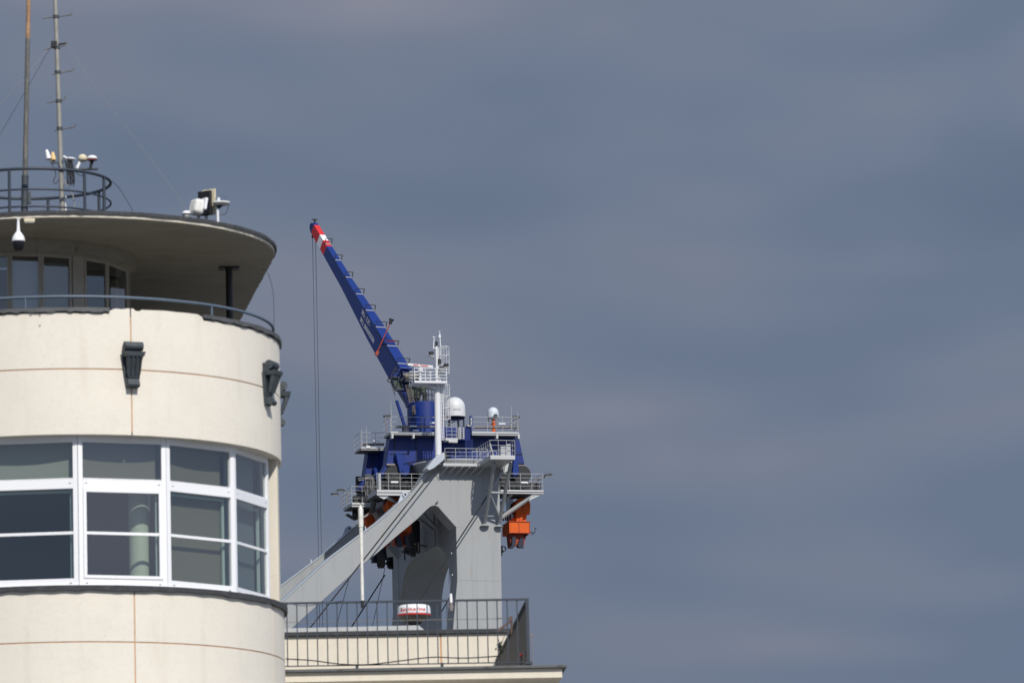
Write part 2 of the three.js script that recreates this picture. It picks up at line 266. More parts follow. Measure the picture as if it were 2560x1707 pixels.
    obj('fixing_plug', [[-hw + 0.13, 1.72], [hw - 0.13, 1.72], [-hw + 0.13, 0.05], [hw - 0.13, 0.05]].map(q => piece(q[0] - 0.02, q[0] + 0.02, q[1] - 0.006, q[1] + 0.006, 0, 0.004, 0.001)), mat.gap, win);
    const blind_or_reflection = (v0, v1, m, d = -0.22) => obj('blind_or_reflection', piece(-hw + 0.12, hw - 0.12, v0, v1, d - 0.012, d, 0.003), m, win);
    if (k === -1) blind_or_reflection(1.66, 2.5, mat.blindA); if (k === 0) blind_or_reflection(1.7, 2.5, mat.blindB); if (k === 1) { blind_or_reflection(0.02, 2.5, mat.blindB); } if (k === 2) blind_or_reflection(0.0, 2.5, mat.reflectC, -0.24); if (k < -1) blind_or_reflection(0.0, 2.5, mat.blindA);  // bluish sheet in the last window stands for its sky reflection
    obj('window_gap', piece(hw - 0.001, hw + 0.015, 0, hh, -0.09, -0.022), mat.gap, win, 'dark joint between two windows');
  }
  // room behind the windows
  obj('room_floor', shell(-A90 - 10, BACK, 13.1, 13.2, RW - 0.36, 0.02, 6), mat.room, tower); obj('room_ceiling', shell(-A90 - 10, BACK, 15.88, 16.0, RW - 0.36, 0.02, 6), mat.room, tower);
  obj('room_wall', box(7, 2.66, 0.1, V(0, 14.54, -0.6)), mat.room, tower);
  const pc = onZ(348, 1400, 2.65);
  obj('room_pillar', lathe([[0.18, 0], [0.18, 2.67]], V(pc.x, 13.21, 2.65)), mat.greenPost, tower, 'pale green round pillar seen through the open window');
  obj('pillar_foot', [tube([V(pc.x - 0.13, 13.3, 2.82), V(pc.x - 0.06, 13.5, 2.85), V(pc.x + 0.05, 13.52, 2.85), V(pc.x + 0.13, 13.3, 2.82)], 0.014), box(0.03, 0.4, 0.03, V(pc.x + 0.24, 13.42, 2.7))], mat.greenPost, tower);
  // balcony floor, roof terrace wall behind
  obj('balcony_floor', shell(-A90 - 10, BACK, 16.9, 17.05, RW - 0.21, 0.02, 6), mat.concrete, tower);
}
// balcony handrail: one pipe on short stubs
{
  const r = RW - 0.1, hp = onCyl(184, 741, r), pts = []; for (let t = -100; t <= 150; t += 4) { const [x, z] = plan(t, r); pts.push(V(x, hp.y, z)); }
  const ra = obj('handrail', tube(pts, 0.027, 160, 8), mat.railBlue, tower, 'blue grey pipe handrail above the parapet');
  for (const px of [62, 528]) { const q = onCyl(px, 760, r); obj('handrail_post', [bar(V(q.x, Y.top - 0.02, q.z), V(q.x, hp.y, q.z), 0.02), box(0.09, 0.012, 0.07, V(q.x, Y.top + 0.006, q.z), Math.atan2(q.x, q.z))], mat.railBlue, ra); }
}
// canopy roof and the glazed lookout below it
const RC = 3.715, CB = 19.525, CT = 19.635;
{
  const edge = t => RC + 0.012 * (vn(t * 0.7, 2, 31) - 0.5);
  obj('canopy', [(() => { const g = shell(-A90 - 10, BACK, CB, CT - 0.045, edge, 0.01, 1.5); g.userData.ownUV = false; return g; })()], mat.concrete, tower);
  obj('canopy_fascia', shell(-A90 - 10, BACK, CB + 0.012, CT - 0.046, t => edge(t) + 0.012, RC - 0.05, 1.5), mat.plaster2, tower);
  obj('roofing_felt', shell(-A90 - 10, BACK, t => CT - 0.044 - 0.012 * vn(t * 0.8, 2, 35), t => CT + 0.014 * vn(t * 0.5, 9, 37), t => RC + 0.04 + 0.014 * vn(t * 0.9, 5, 39), 0.01, 1), mat.felt, tower);
  // lookout: glass drum
  const RP = 2.09, lf = onY(100, 599, CB), cx = onZ(31, 650, 1.2).x, cz = lf.z - Math.sqrt(RP * RP - (lf.x - cx) ** 2);
  const arc = (a0, a1, y0, y1, ro, ri) => { const P = [], N = [], n = Math.max(1, Math.ceil((a1 - a0) / 3)); const s = new THREE.Shape(); for (let i = 0; i <= n; i++) { const a = R(mix(a0, a1, i / n)); const q = [ro * Math.sin(a), ro * Math.cos(a)]; i ? s.lineTo(...q) : s.moveTo(...q); } for (let i = n; i >= 0; i--) { const a = R(mix(a0, a1, i / n)); s.lineTo(ri * Math.sin(a), ri * Math.cos(a)); } const g = new THREE.ExtrudeGeometry(s, { depth: y1 - y0, bevelEnabled: false }); g.applyMatrix4(new THREE.Matrix4().makeBasis(V(1, 0, 0), V(0, 0, 1), V(0, -1, 0))); return g.translate(cx, y1, cz); };
  const ang = px => { const p = onCyl(px, 700, RP, cx, cz); return Math.atan2(p.x - cx, p.z - cz) * 180 / Math.PI; };
  const yl = onCyl(100, 630, RP, cx, cz).y;                  // underside of the lintel
  const drum = obj('lookout_lintel', [arc(-80, 88, yl, CB - 0.003, RP + 0.12, RP - 0.14), arc(-80, 88, yl - 0.03, yl - 0.002, RP + 0.06, RP - 0.1)], mat.lintel, tower, 'weathered curved concrete lintel over the lookout windows');
  obj('lookout_wall', [arc(-80, 88, 17.06, 17.75, RP, RP - 0.15)], mat.lintel, tower);
  const px = [-60, 23, 101, 177, 208, 266, 316, 336], an = px.map(p => p < 30 ? ang(23) - (23 - p) / 83 * 14 : ang(p));
  obj('lookout_pier', arc(an[3] + 0.4, an[4] - 0.4, 17.75, yl - 0.03, RP + 0.03, RP - 0.12), mat.frameGrey, tower);
  obj('lookout_pier', arc(an[7], an[7] + 14, 17.75, yl - 0.03, RP + 0.02, RP - 0.12), mat.frameGrey, tower);
  for (const i of [0, 1, 2, 4, 5, 6]) {
    const a0 = R(an[i]), a1 = R(an[i + 1]), p0 = V(cx + RP * Math.sin(a0), 0, cz + RP * Math.cos(a0)), p1 = V(cx + RP * Math.sin(a1), 0, cz + RP * Math.cos(a1)), y0 = 17.75, y1 = yl - 0.03, f = 0.022;
    const d = p1.clone().sub(p0), l = d.length(); d.normalize(); const ry = Math.atan2(-d.z, d.x), m = p0.clone().lerp(p1, 0.5);
    const q = (u, v) => p0.clone().addScaledVector(d, u).setY(v);
    const wn = obj('lookout_window', [box(f * 2, y1 - y0, 0.05, q(f, (y0 + y1) / 2), ry), box(f * 2, y1 - y0, 0.05, q(l - f, (y0 + y1) / 2), ry), box(l - 4 * f, 0.05, 0.045, q(l / 2, y1 - 0.025), ry), box(l - 4 * f, 0.05, 0.045, q(l / 2, y0 + 0.025), ry)], mat.frameGrey, tower);
    const g = new THREE.PlaneGeometry(l - 3.8 * f, y1 - y0 - 0.09); g.rotateY(ry); const c = q(l / 2, (y0 + y1) / 2); g.translate(c.x, c.y, c.z); obj('pane', g, mat.glassDark, wn);
    if (i === 1 || i === 2) obj('blind_or_reflection', box(l - 0.04, 1.2, 0.01, q(l / 2, y1 - 0.72).add(V(-Math.sin((a0 + a1) / 2) * 0.1, 0, -Math.cos((a0 + a1) / 2) * 0.1)), ry), i === 1 ? mat.white : mat.blindA, wn);  // pale sheets added behind two panes to lighten them like reflected cloud
  }
  obj('lookout_core', [box(0.1, 2.4, 5, V(cx + RP - 0.25, 18.28, cz - 2.8)), box(3.6, 2.4, 0.1, V(cx, 18.28, cz - 0.6))], mat.room, tower);
  // black drain post under the canopy
  const dp = onZ(572, 700, -0.9);
  obj('support_post', [bar(V(dp.x, 17.05, -0.9), V(dp.x, CB - 0.003, -0.9), 0.062, 0.062, 14), box(0.34, 0.03, 0.3, V(dp.x, CB - 0.018, -0.9))], mat.black, tower, 'black steel post carrying the canopy');
}
// ------------------------------------------------------------------ wall lanterns
{
  const mk = (p, label) => {
    const a = p.t, [x, z, nx, nz] = plan(a, RW), b = V(x, p.y, z), L = thing('wall_lantern', label, 'wall lantern', b, 'lanterns on the curved parapet');
    const rot = Math.atan2(nx, nz), put = g => { g.rotateY(rot); return g.translate(b.x, b.y, b.z); };
    const pr = (w0, w1, y0, y1, d0a, d0b, d1a, d1b) => { // tapered block: bottom (y0) and top (y1) width, depth from a to b
      const P = [[-w0, y0, d0a], [w0, y0, d0a], [w0, y0, d0b], [-w0, y0, d0b], [-w1, y1, d1a], [w1, y1, d1a], [w1, y1, d1b], [-w1, y1, d1b]], I = [0, 1, 2, 0, 2, 3, 4, 6, 5, 4, 7, 6, 3, 2, 6, 3, 6, 7, 0, 4, 5, 0, 5, 1, 0, 3, 7, 0, 7, 4, 1, 5, 6, 1, 6, 2];
      const g = new THREE.BufferGeometry(); g.setAttribute('position', new THREE.Float32BufferAttribute(I.flatMap(i => P[i]), 3)); g.computeVertexNormals(); return put(g);
    };
    obj('back_plate', [pr(0.105, 0.19, -0.36, 0.2, 0.001, 0.05, 0.001, 0.05), pr(0.15, 0.15, 0.19, 0.36, 0.001, 0.05, 0.001, 0.05)], mat.iron, L);
    obj('scroll', [put(new THREE.CylinderGeometry(0.075, 0.075, 0.32, 18).rotateZ(Math.PI / 2).translate(0, 0.33, 0.12)), put(new THREE.CylinderGeometry(0.03, 0.03, 0.34, 12).rotateZ(Math.PI / 2).translate(0, 0.33, 0.12)), pr(0.15, 0.155, 0.2, 0.32, 0.05, 0.11, 0.05, 0.12)], mat.iron, L);
    obj('bowl', [pr(0.09, 0.15, -0.2, 0.2, 0.05, 0.08, 0.17, 0.23), pr(0.155, 0.175, 0.15, 0.225, 0.05, 0.24, 0.05, 0.255), ...[-0.1, -0.033, 0.033, 0.1].map(u => put(new THREE.CylinderGeometry(0.022, 0.014, 0.34, 8).rotateX(0.36).translate(u * 1.1, 0.02, 0.17)))], mat.iron, L);
    obj('foot', [pr(0.1, 0.095, -0.34, -0.22, 0.05, 0.13, 0.05, 0.1), put(new THREE.CylinderGeometry(0.05, 0.05, 0.2, 14).rotateZ(Math.PI / 2).translate(0, -0.31, 0.11))], mat.iron, L);
    return L;
  };
  const q1 = onCyl(327, 917, RW), q2 = onCyl(664, 962, RW), deg = p => Math.atan2(p.x, p.z) * 180 / Math.PI;
  mk({ t: deg(q1), y: q1.y }, 'dark iron wall lantern facing the front on the middle of the cream parapet');
  mk({ t: deg(q2), y: q2.y }, 'dark iron wall lantern seen from its side near the right edge of the parapet');
  mk({ t: A90 + 6, y: q2.y }, 'dark iron wall lantern peeping out behind the right edge of the curved wall');
}
// ------------------------------------------------------------------ on the roof of the tower
{
  const ZR = 0.9, up = V(0, 1, 0), foot = p => p.clone().setY(CT + 0.004);
  const lean = (x0, y0, x1, y1, z) => { const a = onZ(x0, y0, z), b = onZ(x1, y1, z), d = b.clone().sub(a); const b0 = a.clone().addScaledVector(d, (CT + 0.004 - a.y) / d.y); return { b0, d: d.normalize() }; };
  { // rusty flag pole in two sections
    const { b0, d } = lean(60, 510, 70, 0, 1.0), L = thing('flag_pole', 'tall tapered pole with rusty top standing inside the round roof railing', 'pole', b0);
    const P = s => b0.clone().addScaledVector(d, s);
    obj('lower_section', [bar(P(0), P(1.12), 0.062, 0.06, 14), bar(P(1.12), P(1.16), 0.066, 0.05, 14)], mat.iron, L);
    obj('middle_section', [bar(P(1.16), P(3.55), 0.047, 0.04, 14)], mat.poleGrey, L); obj('rusty_section', [bar(P(3.55), P(6.4), 0.04, 0.032, 14)], mat.rust, L, 'rust stained upper length');
    obj('bracket', box(0.05, 0.2, 0.1, P(0.75).add(V(0.08, 0, 0))), mat.iron, L);
  }
  const mz = 0.7, { b0: mb, d: md } = lean(154, 510, 137, 0, mz), MP = s => mb.clone().addScaledVector(md, s);
  const sOf = (px, py) => onZ(px, py, mz).y - mb.y;
  {
    const L = thing('aerial_mast', 'slim galvanised steel mast with short cross rungs rising above the roof', 'mast', mb);
    obj('mast_pole', bar(MP(0), MP(6.5), 0.045, 0.036, 14), mat.galv, L);
    for (const [y, a, b] of [[42, -35, 38], [119, -32, 20], [181, -14, 38], [253, -30, 14], [322, -12, 38]]) { const s = sOf(145, y), c = MP(s), sl = 0.06; obj('rung', [bar(c.clone().add(V(a / 146.6, -sl * 0.6, 0.03)), c.clone().add(V(b / 146.6, sl * 0.5, 0.03)), 0.011, 0.011, 6), bar(c.clone().add(V(b / 146.6, sl * 0.5, 0.03)), c.clone().add(V(b / 146.6 + 0.02, sl * 0.5 + 0.05, 0.03)), 0.011)], mat.poleGrey, L); obj('clamp', bar(c.clone().add(V(0, -0.02, 0)), c.clone().add(V(0, 0.03, 0)), 0.055, 0.055, 12), mat.iron, L); }
    const s = sOf(140, 111), c = MP(s); obj('guy_bracket', [bar(c.clone().add(V(-0.07, -0.02, 0.02)), c.clone().add(V(0.17, 0.02, 0.02)), 0.018), box(0.1, 0.1, 0.06, c.clone().add(V(-0.05, 0, 0.03)))], mat.rubber, L);
    obj('pvc_pipe', bar(foot(onZ(163, 505, mz)), onZ(163, 490, mz), 0.014), mat.white, L);
    // aerial boom across the mast
    const bA = onZ(126, 408, mz + 0.06), bB = onZ(143, 406, mz + 0.06), bC = onZ(150, 424, mz + 0.06), bD = onZ(244, 422, mz + 0.06);
    obj('cross_arm', [bar(bA, bB, 0.014), bar(onZ(126, 399, mz + 0.06), bA, 0.012), bar(bC, bD, 0.022), bar(bB, bC, 0.014)], mat.iron, L);
    // guys
    const wire = (label, pts, r, m) => { const q = thing('guy_wire', label, 'wire', pts[0]); obj('wire', tube(pts, r, 30, 5), m, q); };
    wire('pale guy wire running from the mast down to the left edge above another', [c.clone().add(V(-0.1, 0, 0)), onZ(62, 190, 0.9), onZ(0, 258, 1.0), onZ(-60, 322, 1.1)], 0.0035, mat.wire);
    wire('dark guy wire running steeply from the mast towards the lower left edge', [c.clone().add(V(-0.1, -0.03, -0.02)), onZ(62, 228, 0.2), onZ(0, 333, 0), onZ(-60, 432, -0.2)], 0.0035, mat.wireDark);
    wire('long pale guy wire sweeping from the mast down to the right roof edge', [c.clone().add(V(0.16, 0.01, 0.02)), onZ(240, 220, 1.0), onZ(320, 325, 1.4), onZ(400, 430, 1.9), onZ(462, 519, 2.3)], 0.003, mat.wire);
    wire('thin dark wire running from the round railing down to the roof', [onZ(280, 453, 0.2), onZ(298, 472, 0.8), onZ(331, 526, 1.6)], 0.006, mat.wireDark);
    // small aerials
    const A = (name, label, base) => thing(name, label, 'antenna', base, undefined);
    const tilt = (g, b, a) => { g.translate(-b.x, -b.y, -b.z); g.rotateZ(a); return g.translate(b.x, b.y, b.z); };
    let b = onZ(121, 398, mz + 0.06), q = A('white_aerial', 'small white tapered capsule aerial tilting left beside the mast', b);
    obj('capsule', tilt(lathe([[0.001, 0], [0.045, 0.0], [0.048, 0.02], [0.026, 0.16], [0.014, 0.172], [0.001, 0.176]], b), b, 0.24), mat.white, q); obj('neck', bar(b.clone().add(V(0, 0.01, 0)), onZ(125, 403, mz + 0.06), 0.016), mat.galv, q);
    b = onZ(133, 401, mz + 0.06); q = A('yellow_aerial', 'small yellowed tapered capsule aerial upright next to the white one', b);
    obj('capsule', tilt(lathe([[0.001, 0], [0.042, 0.0], [0.044, 0.02], [0.026, 0.14], [0.016, 0.15], [0.001, 0.152]], b), b, 0.12), mat.yellow, q); obj('neck', bar(b.clone().add(V(0, 0.01, 0)), b.clone().add(V(-0.005, -0.05, 0)), 0.02), mat.iron, q);
    b = onZ(175, 401, mz + 0.1); q = A('flat_aerial', 'flat white disc aerial just right of the mast', b);
    obj('disc', tilt(lathe([[0.001, 0], [0.06, 0.0], [0.088, 0.02], [0.088, 0.034], [0.05, 0.05], [0.001, 0.056]], b), b, -0.06), mat.white, q); obj('stalk', bar(b, onZ(172, 421, mz + 0.07), 0.014), mat.rubber, q);
    obj('wing_plate', tilt(box(0.1, 0.025, 0.08, onZ(163, 394, mz + 0.1)), onZ(163, 394, mz + 0.1), -0.5), mat.white, q);
    b = onZ(205, 399, mz + 0.06); q = A('beige_dome_aerial', 'beige round dome aerial on a slanting white stalk', b);
    obj('dome', lathe([[0.001, -0.025], [0.06, -0.03], [0.078, 0.01], [0.076, 0.045], [0.055, 0.08], [0.02, 0.094], [0.001, 0.096]], b), mat.beige, q); obj('stalk', [bar(onZ(191, 421, mz + 0.06), onZ(200, 402, mz + 0.06), 0.03, 0.024)], mat.white, q);
    b = onZ(229, 400, mz + 0.06); q = A('red_rim_aerial', 'white dome aerial with a red rim on a dark stalk at the arm end', b);
    obj('dome', lathe([[0.001, 0.006], [0.09, 0.006], [0.088, 0.04], [0.07, 0.066], [0.04, 0.078], [0.001, 0.08]], b), mat.white, q); obj('rim', lathe([[0.001, -0.006], [0.08, -0.006], [0.091, -0.004], [0.092, 0.004], [0.001, 0.006]], b), M([150, 60, 66], 0.5), q); obj('stalk', [bar(b.clone().add(V(0, -0.014, 0)), onZ(224, 422, mz + 0.06), 0.034, 0.018), box(0.09, 0.03, 0.05, onZ(224, 422, mz + 0.06))], mat.rubber, q);
    // cables
    q = thing('cable_bundle', 'bundle of black cables hanging from the aerials down the mast', 'cables', onZ(172, 410, mz + 0.15));
    for (let i = 0; i < 9; i++) { const x = 163 + i * 2.3; obj('cable', tube([onZ(160 + i * 2.4, 398 + (i % 3) * 3, mz + 0.1), onZ(x + 2, 422 + i, mz + 0.16), onZ(x + 3 + (i % 4), 446 + (i % 3) * 5, mz + 0.14), onZ(x + 4 - (i % 3) * 2, 466 - (i % 4) * 3, mz + 0.12)], 0.009, 16, 5), mat.rubber, q); }
    obj('cable', tube([onZ(128, 408, mz + 0.1), onZ(134, 422, mz + 0.14), onZ(138, 436, mz + 0.14), onZ(132, 454, mz + 0.12), onZ(137, 459, mz + 0.12), onZ(148, 447, mz + 0.08)], 0.007, 24, 5), mat.rubber, q);
    obj('cable', tube([onZ(187, 424, mz + 0.1), onZ(194, 436, mz + 0.14), onZ(203, 439, mz + 0.12), onZ(212, 428, mz + 0.08)], 0.007, 16, 5), mat.rubber, q);
    obj('cable', tube([onZ(160, 450, mz + 0.1), onZ(170, 470, mz + 0.2), onZ(182, 492, mz + 0.3), foot(onZ(186, 530, mz + 0.3))], 0.009, 16, 5), mat.galv, q);
  }
  { // round railing
    const r = 1.36, cx = onZ(79, 452, 0).x, top = onCyl(100, 421, r, cx, 0).y, ring = y => { const p = []; for (let i = 0; i < 40; i++) { const a = i / 40 * Math.PI * 2; p.push(V(cx + r * Math.sin(a), y, r * Math.cos(a))); } return p; };
    const L = thing('round_roof_railing', 'round dark steel railing ringing the lookout hatch on the roof', 'railing', V(cx, CT + 0.004, 0));
    obj('top_rail', tube(ring(top), 0.027, 120, 8, true), mat.railDark, L); obj('middle_rail', tube(ring(top - 0.36), 0.017, 120, 6, true), mat.railDark, L); obj('low_rail', tube(ring(top - 0.66), 0.017, 120, 6, true), mat.railDark, L);
    for (const d of [62, 38, 118, 165, 215, 265, -20]) { const a = R(d), x = cx + r * Math.sin(a), z = r * Math.cos(a); obj('post', bar(V(x, CT + 0.004, z), V(x, top, z), d === 62 ? 0.035 : 0.024, 0.026), mat.railDark, L); }
  }
  { // loudspeaker, panel, glass dome, small dome near the right edge
    const z = 2.35;
    let b = onZ(493, 541, z), L = thing('horn_body', 'white rounded siren box facing right beside a black panel', 'siren', b);
    const g = rbox(0.2, 0.27, 0.26, V(0, 0, 0), 0.07); g.rotateZ(-0.2); g.rotateY(0.5); obj('housing', g.translate(b.x - 0.01, b.y + 0.16, b.z), mat.whiteOld, L);
    const g2 = rbox(0.05, 0.22, 0.2, V(0, 0, 0), 0.024); g2.rotateZ(-0.2); g2.rotateY(0.5); obj('face', g2.translate(b.x + 0.1, b.y + 0.2, b.z + 0.05), mat.white, L);
    obj('bracket', [box(0.05, b.y + 0.06 - CT, 0.05, V(b.x + 0.02, (CT + b.y + 0.06) / 2, b.z - 0.02)), box(0.12, 0.02, 0.12, V(b.x + 0.02, CT + 0.012, b.z - 0.02))], mat.galv, L);
    b = onZ(515, 538, z - 0.25); L = thing('panel_aerial', 'upright black panel with a cream edge standing on the roof', 'panel aerial', b);
    const ry = 0.9; obj('panel', rbox(0.06, 0.42, 0.26, V(b.x - 0.02, b.y + 0.21, b.z), 0.015, ry), mat.black, L); obj('cream_edge', [rbox(0.03, 0.45, 0.28, V(b.x + 0.05, b.y + 0.23, b.z - 0.04), 0.012, ry)], mat.beige, L);
    obj('stand', [bar(V(b.x, CT + 0.004, b.z), V(b.x, b.y + 0.04, b.z), 0.025)], mat.iron, L);
    b = onZ(544, 546, z - 0.1); L = thing('glass_dome_aerial', 'clear glass dome on a grey disc and short white post', 'antenna', b);
    const dc = onZ(552, 509, z - 0.1); obj('post', bar(foot(b), onZ(543, 520, z - 0.1), 0.022), mat.white, L); obj('neck', bar(onZ(543, 520, z - 0.1), dc, 0.03, 0.05), mat.rubber, L);
    obj('disc', lathe([[0.001, -0.03], [0.1, -0.028], [0.15, 0.0], [0.15, 0.025], [0.001, 0.03]], dc), mat.whiteOld, L); obj('glass_cover', new THREE.SphereGeometry(0.12, 20, 12, 0, 6.3, 0, 1.57).translate(dc.x, dc.y + 0.03, dc.z), mat.dome, L); obj('sensor', box(0.045, 0.06, 0.045, dc.clone().add(V(-0.05, 0.07, 0.02)), 0.4), mat.white, L);
    obj('cable', tube([dc.clone().add(V(0.13, -0.01, 0)), onZ(568, 524, z - 0.1), onZ(562, 535, z - 0.1), onZ(549, 537, z - 0.1)], 0.006), mat.rubber, L);
    b = onZ(465, 536, z); L = thing('small_dome_aerial', 'low white dome lying flat on the roof edge left of the siren', 'antenna', b);
    obj('dome', lathe([[0.001, 0], [0.075, 0.0], [0.075, 0.02], [0.06, 0.05], [0.03, 0.064], [0.001, 0.068]], b), mat.white, L); obj('base', lathe([[0.06, CT - b.y + 0.004], [0.06, 0]], b), mat.galv, L);
  }
  { // under the canopy: dome camera and a small lamp
    const c = onY(44, 545, CB), L = thing('dome_camera', 'white dome surveillance camera with black eye hanging under the canopy', 'camera', c.clone().setY(CB - 0.003));
    const p0 = V(c.x, CB - 0.003, c.z), s = 1 / 146;
    obj('stem', lathe([[0.035, 0], [0.035, -0.02], [0.02, -0.03], [0.03, -0.2], [0.036, -0.235]], p0), mat.white, L);
    obj('hood', lathe([[0.036, -0.23], [0.07, -0.27], [0.1, -0.32], [0.112, -0.38], [0.112, -0.4], [0.001, -0.402]], p0, 32), mat.white, L);
    obj('eye', lathe([[0.098, -0.4], [0.098, -0.45], [0.09, -0.5], [0.062, -0.545], [0.03, -0.56], [0.001, -0.563]], p0, 32), mat.camGlass, L);
    const b = onY(72, 546, CB), K = thing('soffit_lamp', 'small white box lamp under the canopy beside the dome camera', 'lamp', b.clone().setY(CB - 0.003)); obj('housing', rbox(0.18, 0.055, 0.07, V(b.x, CB - 0.031, b.z), 0.008), mat.beige, K); obj('diffuser', rbox(0.16, 0.012, 0.05, V(b.x, CB - 0.0655, b.z), 0.004), mat.whiteOld, K);
  }
  { const a = onZ(654, 672, 0.0), pts = [a, onZ(668, 682, 0), onZ(680, 720, 0), onZ(684, 770, 0), onZ(684, 822, 0)], L = thing('loose_wire', 'thin loose wire drooping from the canopy edge to the parapet', 'wire', a); obj('wire', tube(pts, 0.005, 40, 5), mat.wireDark, L); }
}
// ------------------------------------------------------------------ low wing with roof terrace, right of the tower
{
  site = { o: TW.o, yaw: R(3.6) };
  const zw = -3.0, XB = 3.3;
  const eC = onZ(1408, 1661, zw + 0.28), ext = eC.x, ey = eC.y, zf = zw + 0.28, zb = zw - 16;
  const T = thing('terrace_wing', 'low cream wing with overhanging eaves and a roof terrace beside the rounded building', 'building', V(6.5, 0, zw));
  // eaves slab: zinc edge, cream fascia, soffit
  const fasc = 0.155;
  obj('eaves_slab', box(ext - XB - 0.02, 0.16, zf - zb - 0.02, V((XB + ext) / 2 - 0.01, ey - 0.065 - 0.08, (zf + zb) / 2 - 0.01)), mat.plaster2, T);
  obj('eaves_edge', [rbox(ext - XB + 0.06, 0.055, 0.1, V((XB + ext) / 2 + 0.03, ey - 0.035, zf + 0.01), 0.012), rbox(0.1, 0.055, zf - zb - 0.05, V(ext + 0.01, ey - 0.035, (zf + zb) / 2 - 0.06), 0.012)], mat.zinc, T, 'grey sheet metal edge of the eaves');
  obj('eaves_edge', [box(ext - XB, 0.012, zf - zb, V((XB + ext) / 2, ey - 0.055, (zf + zb) / 2 - 0.02))], mat.felt, T);
  obj('wing_wall', box(ext - XB - 1.0, ey - 0.225, zf - zb - 1.0, V((XB + ext) / 2 - 0.5, (ey - 0.225) / 2, (zf + zb) / 2 - 0.5)), mat.plaster2, T);
  // attic wall behind the terrace, with coping
  const za = zw - 9.6, aR = onZ(1285, 1600, za).x, at = onZ(1000, 1581, za).y, zab = za - 5;
  const j = onZ(1102, 1620, za).x;
  for (const [a, b] of [[XB, j - 0.018], [j + 0.018, aR]]) obj('attic_wall', box(b - a, at - ey - 0.05, 0.24, V((a + b) / 2, (at + ey - 0.05) / 2, za - 0.12)), mat.plaster2, T);
  obj('joint_sealant', box(0.06, at - ey - 0.06, 0.2, V(j, (at + ey - 0.06) / 2, za - 0.108)), mat.sealant, T, 'orange brown joint in the attic wall');
  obj('coping', [rbox(aR - XB + 0.05, 0.085, 0.34, V((aR + XB) / 2 + 0.03, at - 0.005, za - 0.1), 0.015)], mat.felt, T, 'dark coping on the attic wall');
  obj('attic_side', box(0.24, at - ey - 0.05, 5, V(aR - 0.12, (at + ey - 0.05) / 2, za - 0.24 - 2.5)), mat.plaster2, T);
  const rl = onZ(1048, 1573, za - 0.5).x, rh = onZ(900, 1571, za - 0.5).y;
  obj('roof_cover', [(() => { const p = [V(XB, at + 0.03, 0), V(rl + 0.32, at + 0.04, 0), V(rl + 0.12, at + 0.05, 0), V(rl - 0.02, rh + 0.02, 0), V(XB, rh, 0)]; return prismXY(p, za - 4.5, za - 0.3); })()], mat.platform, T, 'pale sheet covering the attic roof');
  // railing
  const rt = onZ(1317, 1498, zw), xr = rt.x, ty = rt.y, by = onZ(1320, 1655, zw).y, sp = 0.178;
  const L = thing('terrace_railing', 'dark steel terrace railing of thin upright bars with a sharp right corner', 'railing', V(xr, ey, zw));
  obj('top_rail', [box(xr - XB + 0.05, 0.035, 0.045, V((xr + XB) / 2 + 0.012, ty, zw))], mat.railDark, L); obj('bottom_rail', box(xr - XB, 0.018, 0.03, V((xr + XB) / 2, by, zw)), mat.railDark, L);
  obj('side_top_rail', box(0.045, 0.035, 12, V(xr + 0.01, ty, zw - 6.03)), mat.railDark, L); obj('side_bottom_rail', box(0.03, 0.02, 12, V(xr, by, zw - 6.03)), mat.railDark, L);
  obj('corner_post', [box(0.055, ty - ey + 0.0, 0.055, V(xr + 0.004, (ty + ey) / 2, zw)), box(0.12, 0.05, 0.12, V(xr + 0.004, by - 0.02, zw))], mat.railDark, L);
  const bg = new THREE.BoxGeometry(0.02, ty - by - 0.02, 0.02); 
  for (let i = 1; i < 30; i++) { const x = xr - i * sp; if (x < XB + 0.1) break; obj('baluster', box(0.02, ty - by - 0.02, 0.012, V(x, (ty + by) / 2, zw)), mat.railDark, L); }
  for (let i = 1; i < 66; i++) obj('baluster', box(0.016, ty - by - 0.02, 0.04, V(xr, (ty + by) / 2, zw - i * sp)), mat.black, L);
  for (const px of [892, 1105]) obj('rail_foot', box(0.05, by - ey + 0.03, 0.05, V(onZ(px, 1660, zw).x, (by + ey) / 2 , zw)), mat.railDark, L);
  { const bl = V(xr, 0, 0); const pts = [[713, 1647], [780, 1651], [850, 1660], [920, 1661], [1000, 1652], [1080, 1643], [1160, 1645], [1248, 1640]].map(p => onZ(p[0], p[1], zw + 0.03)); const C = thing('terrace_cable', 'black cable sagging along the foot of the terrace railing', 'cable', pts[0]); obj('cable', tube(pts, 0.011, 60, 5), mat.rubber, C);
    const pw = [[690, 1556], [900, 1553], [1100, 1549], [1275, 1546]].map(p => onZ(p[0], p[1], zw - 1.3)); const D = thing('stretched_wire', 'thin wire stretched level across the middle of the terrace railing', 'wire', pw[0]); obj('wire', tube(pw, 0.006, 12, 5), mat.wire, D);
    const pq = [[715, 1508], [760, 1514], [815, 1508], [860, 1500]].map(p => onZ(p[0], p[1], zw + 0.03)); const E = thing('railing_cable', 'loose dark cable looped under the left end of the top rail', 'cable', pq[0]); obj('cable', tube([...pq], 0.008, 24, 5), mat.railBlue, E); }
  // radar dome
  { const zr = za - 0.6, c = onZ(1035, 1539, zr), k = 1.08, LT = (p, q, n) => lathe(p.map(e => [e[0] * k, e[1] * k]), q, n), K = thing('radar_dome', 'white round radar dome with red lettering on the attic roof behind the railing', 'radar', onZ(1035, 1574, zr));
    obj('dome', LT([[0.001, 0.015], [0.3, 0.015], [0.302, 0.03], [0.296, 0.13], [0.285, 0.165], [0.25, 0.185], [0.001, 0.2]], c, 48), mat.white, K);
    obj('red_band', LT([[0.3, -0.012], [0.305, -0.004], [0.305, 0.012], [0.3, 0.0165]], c, 48), mat.red, K);
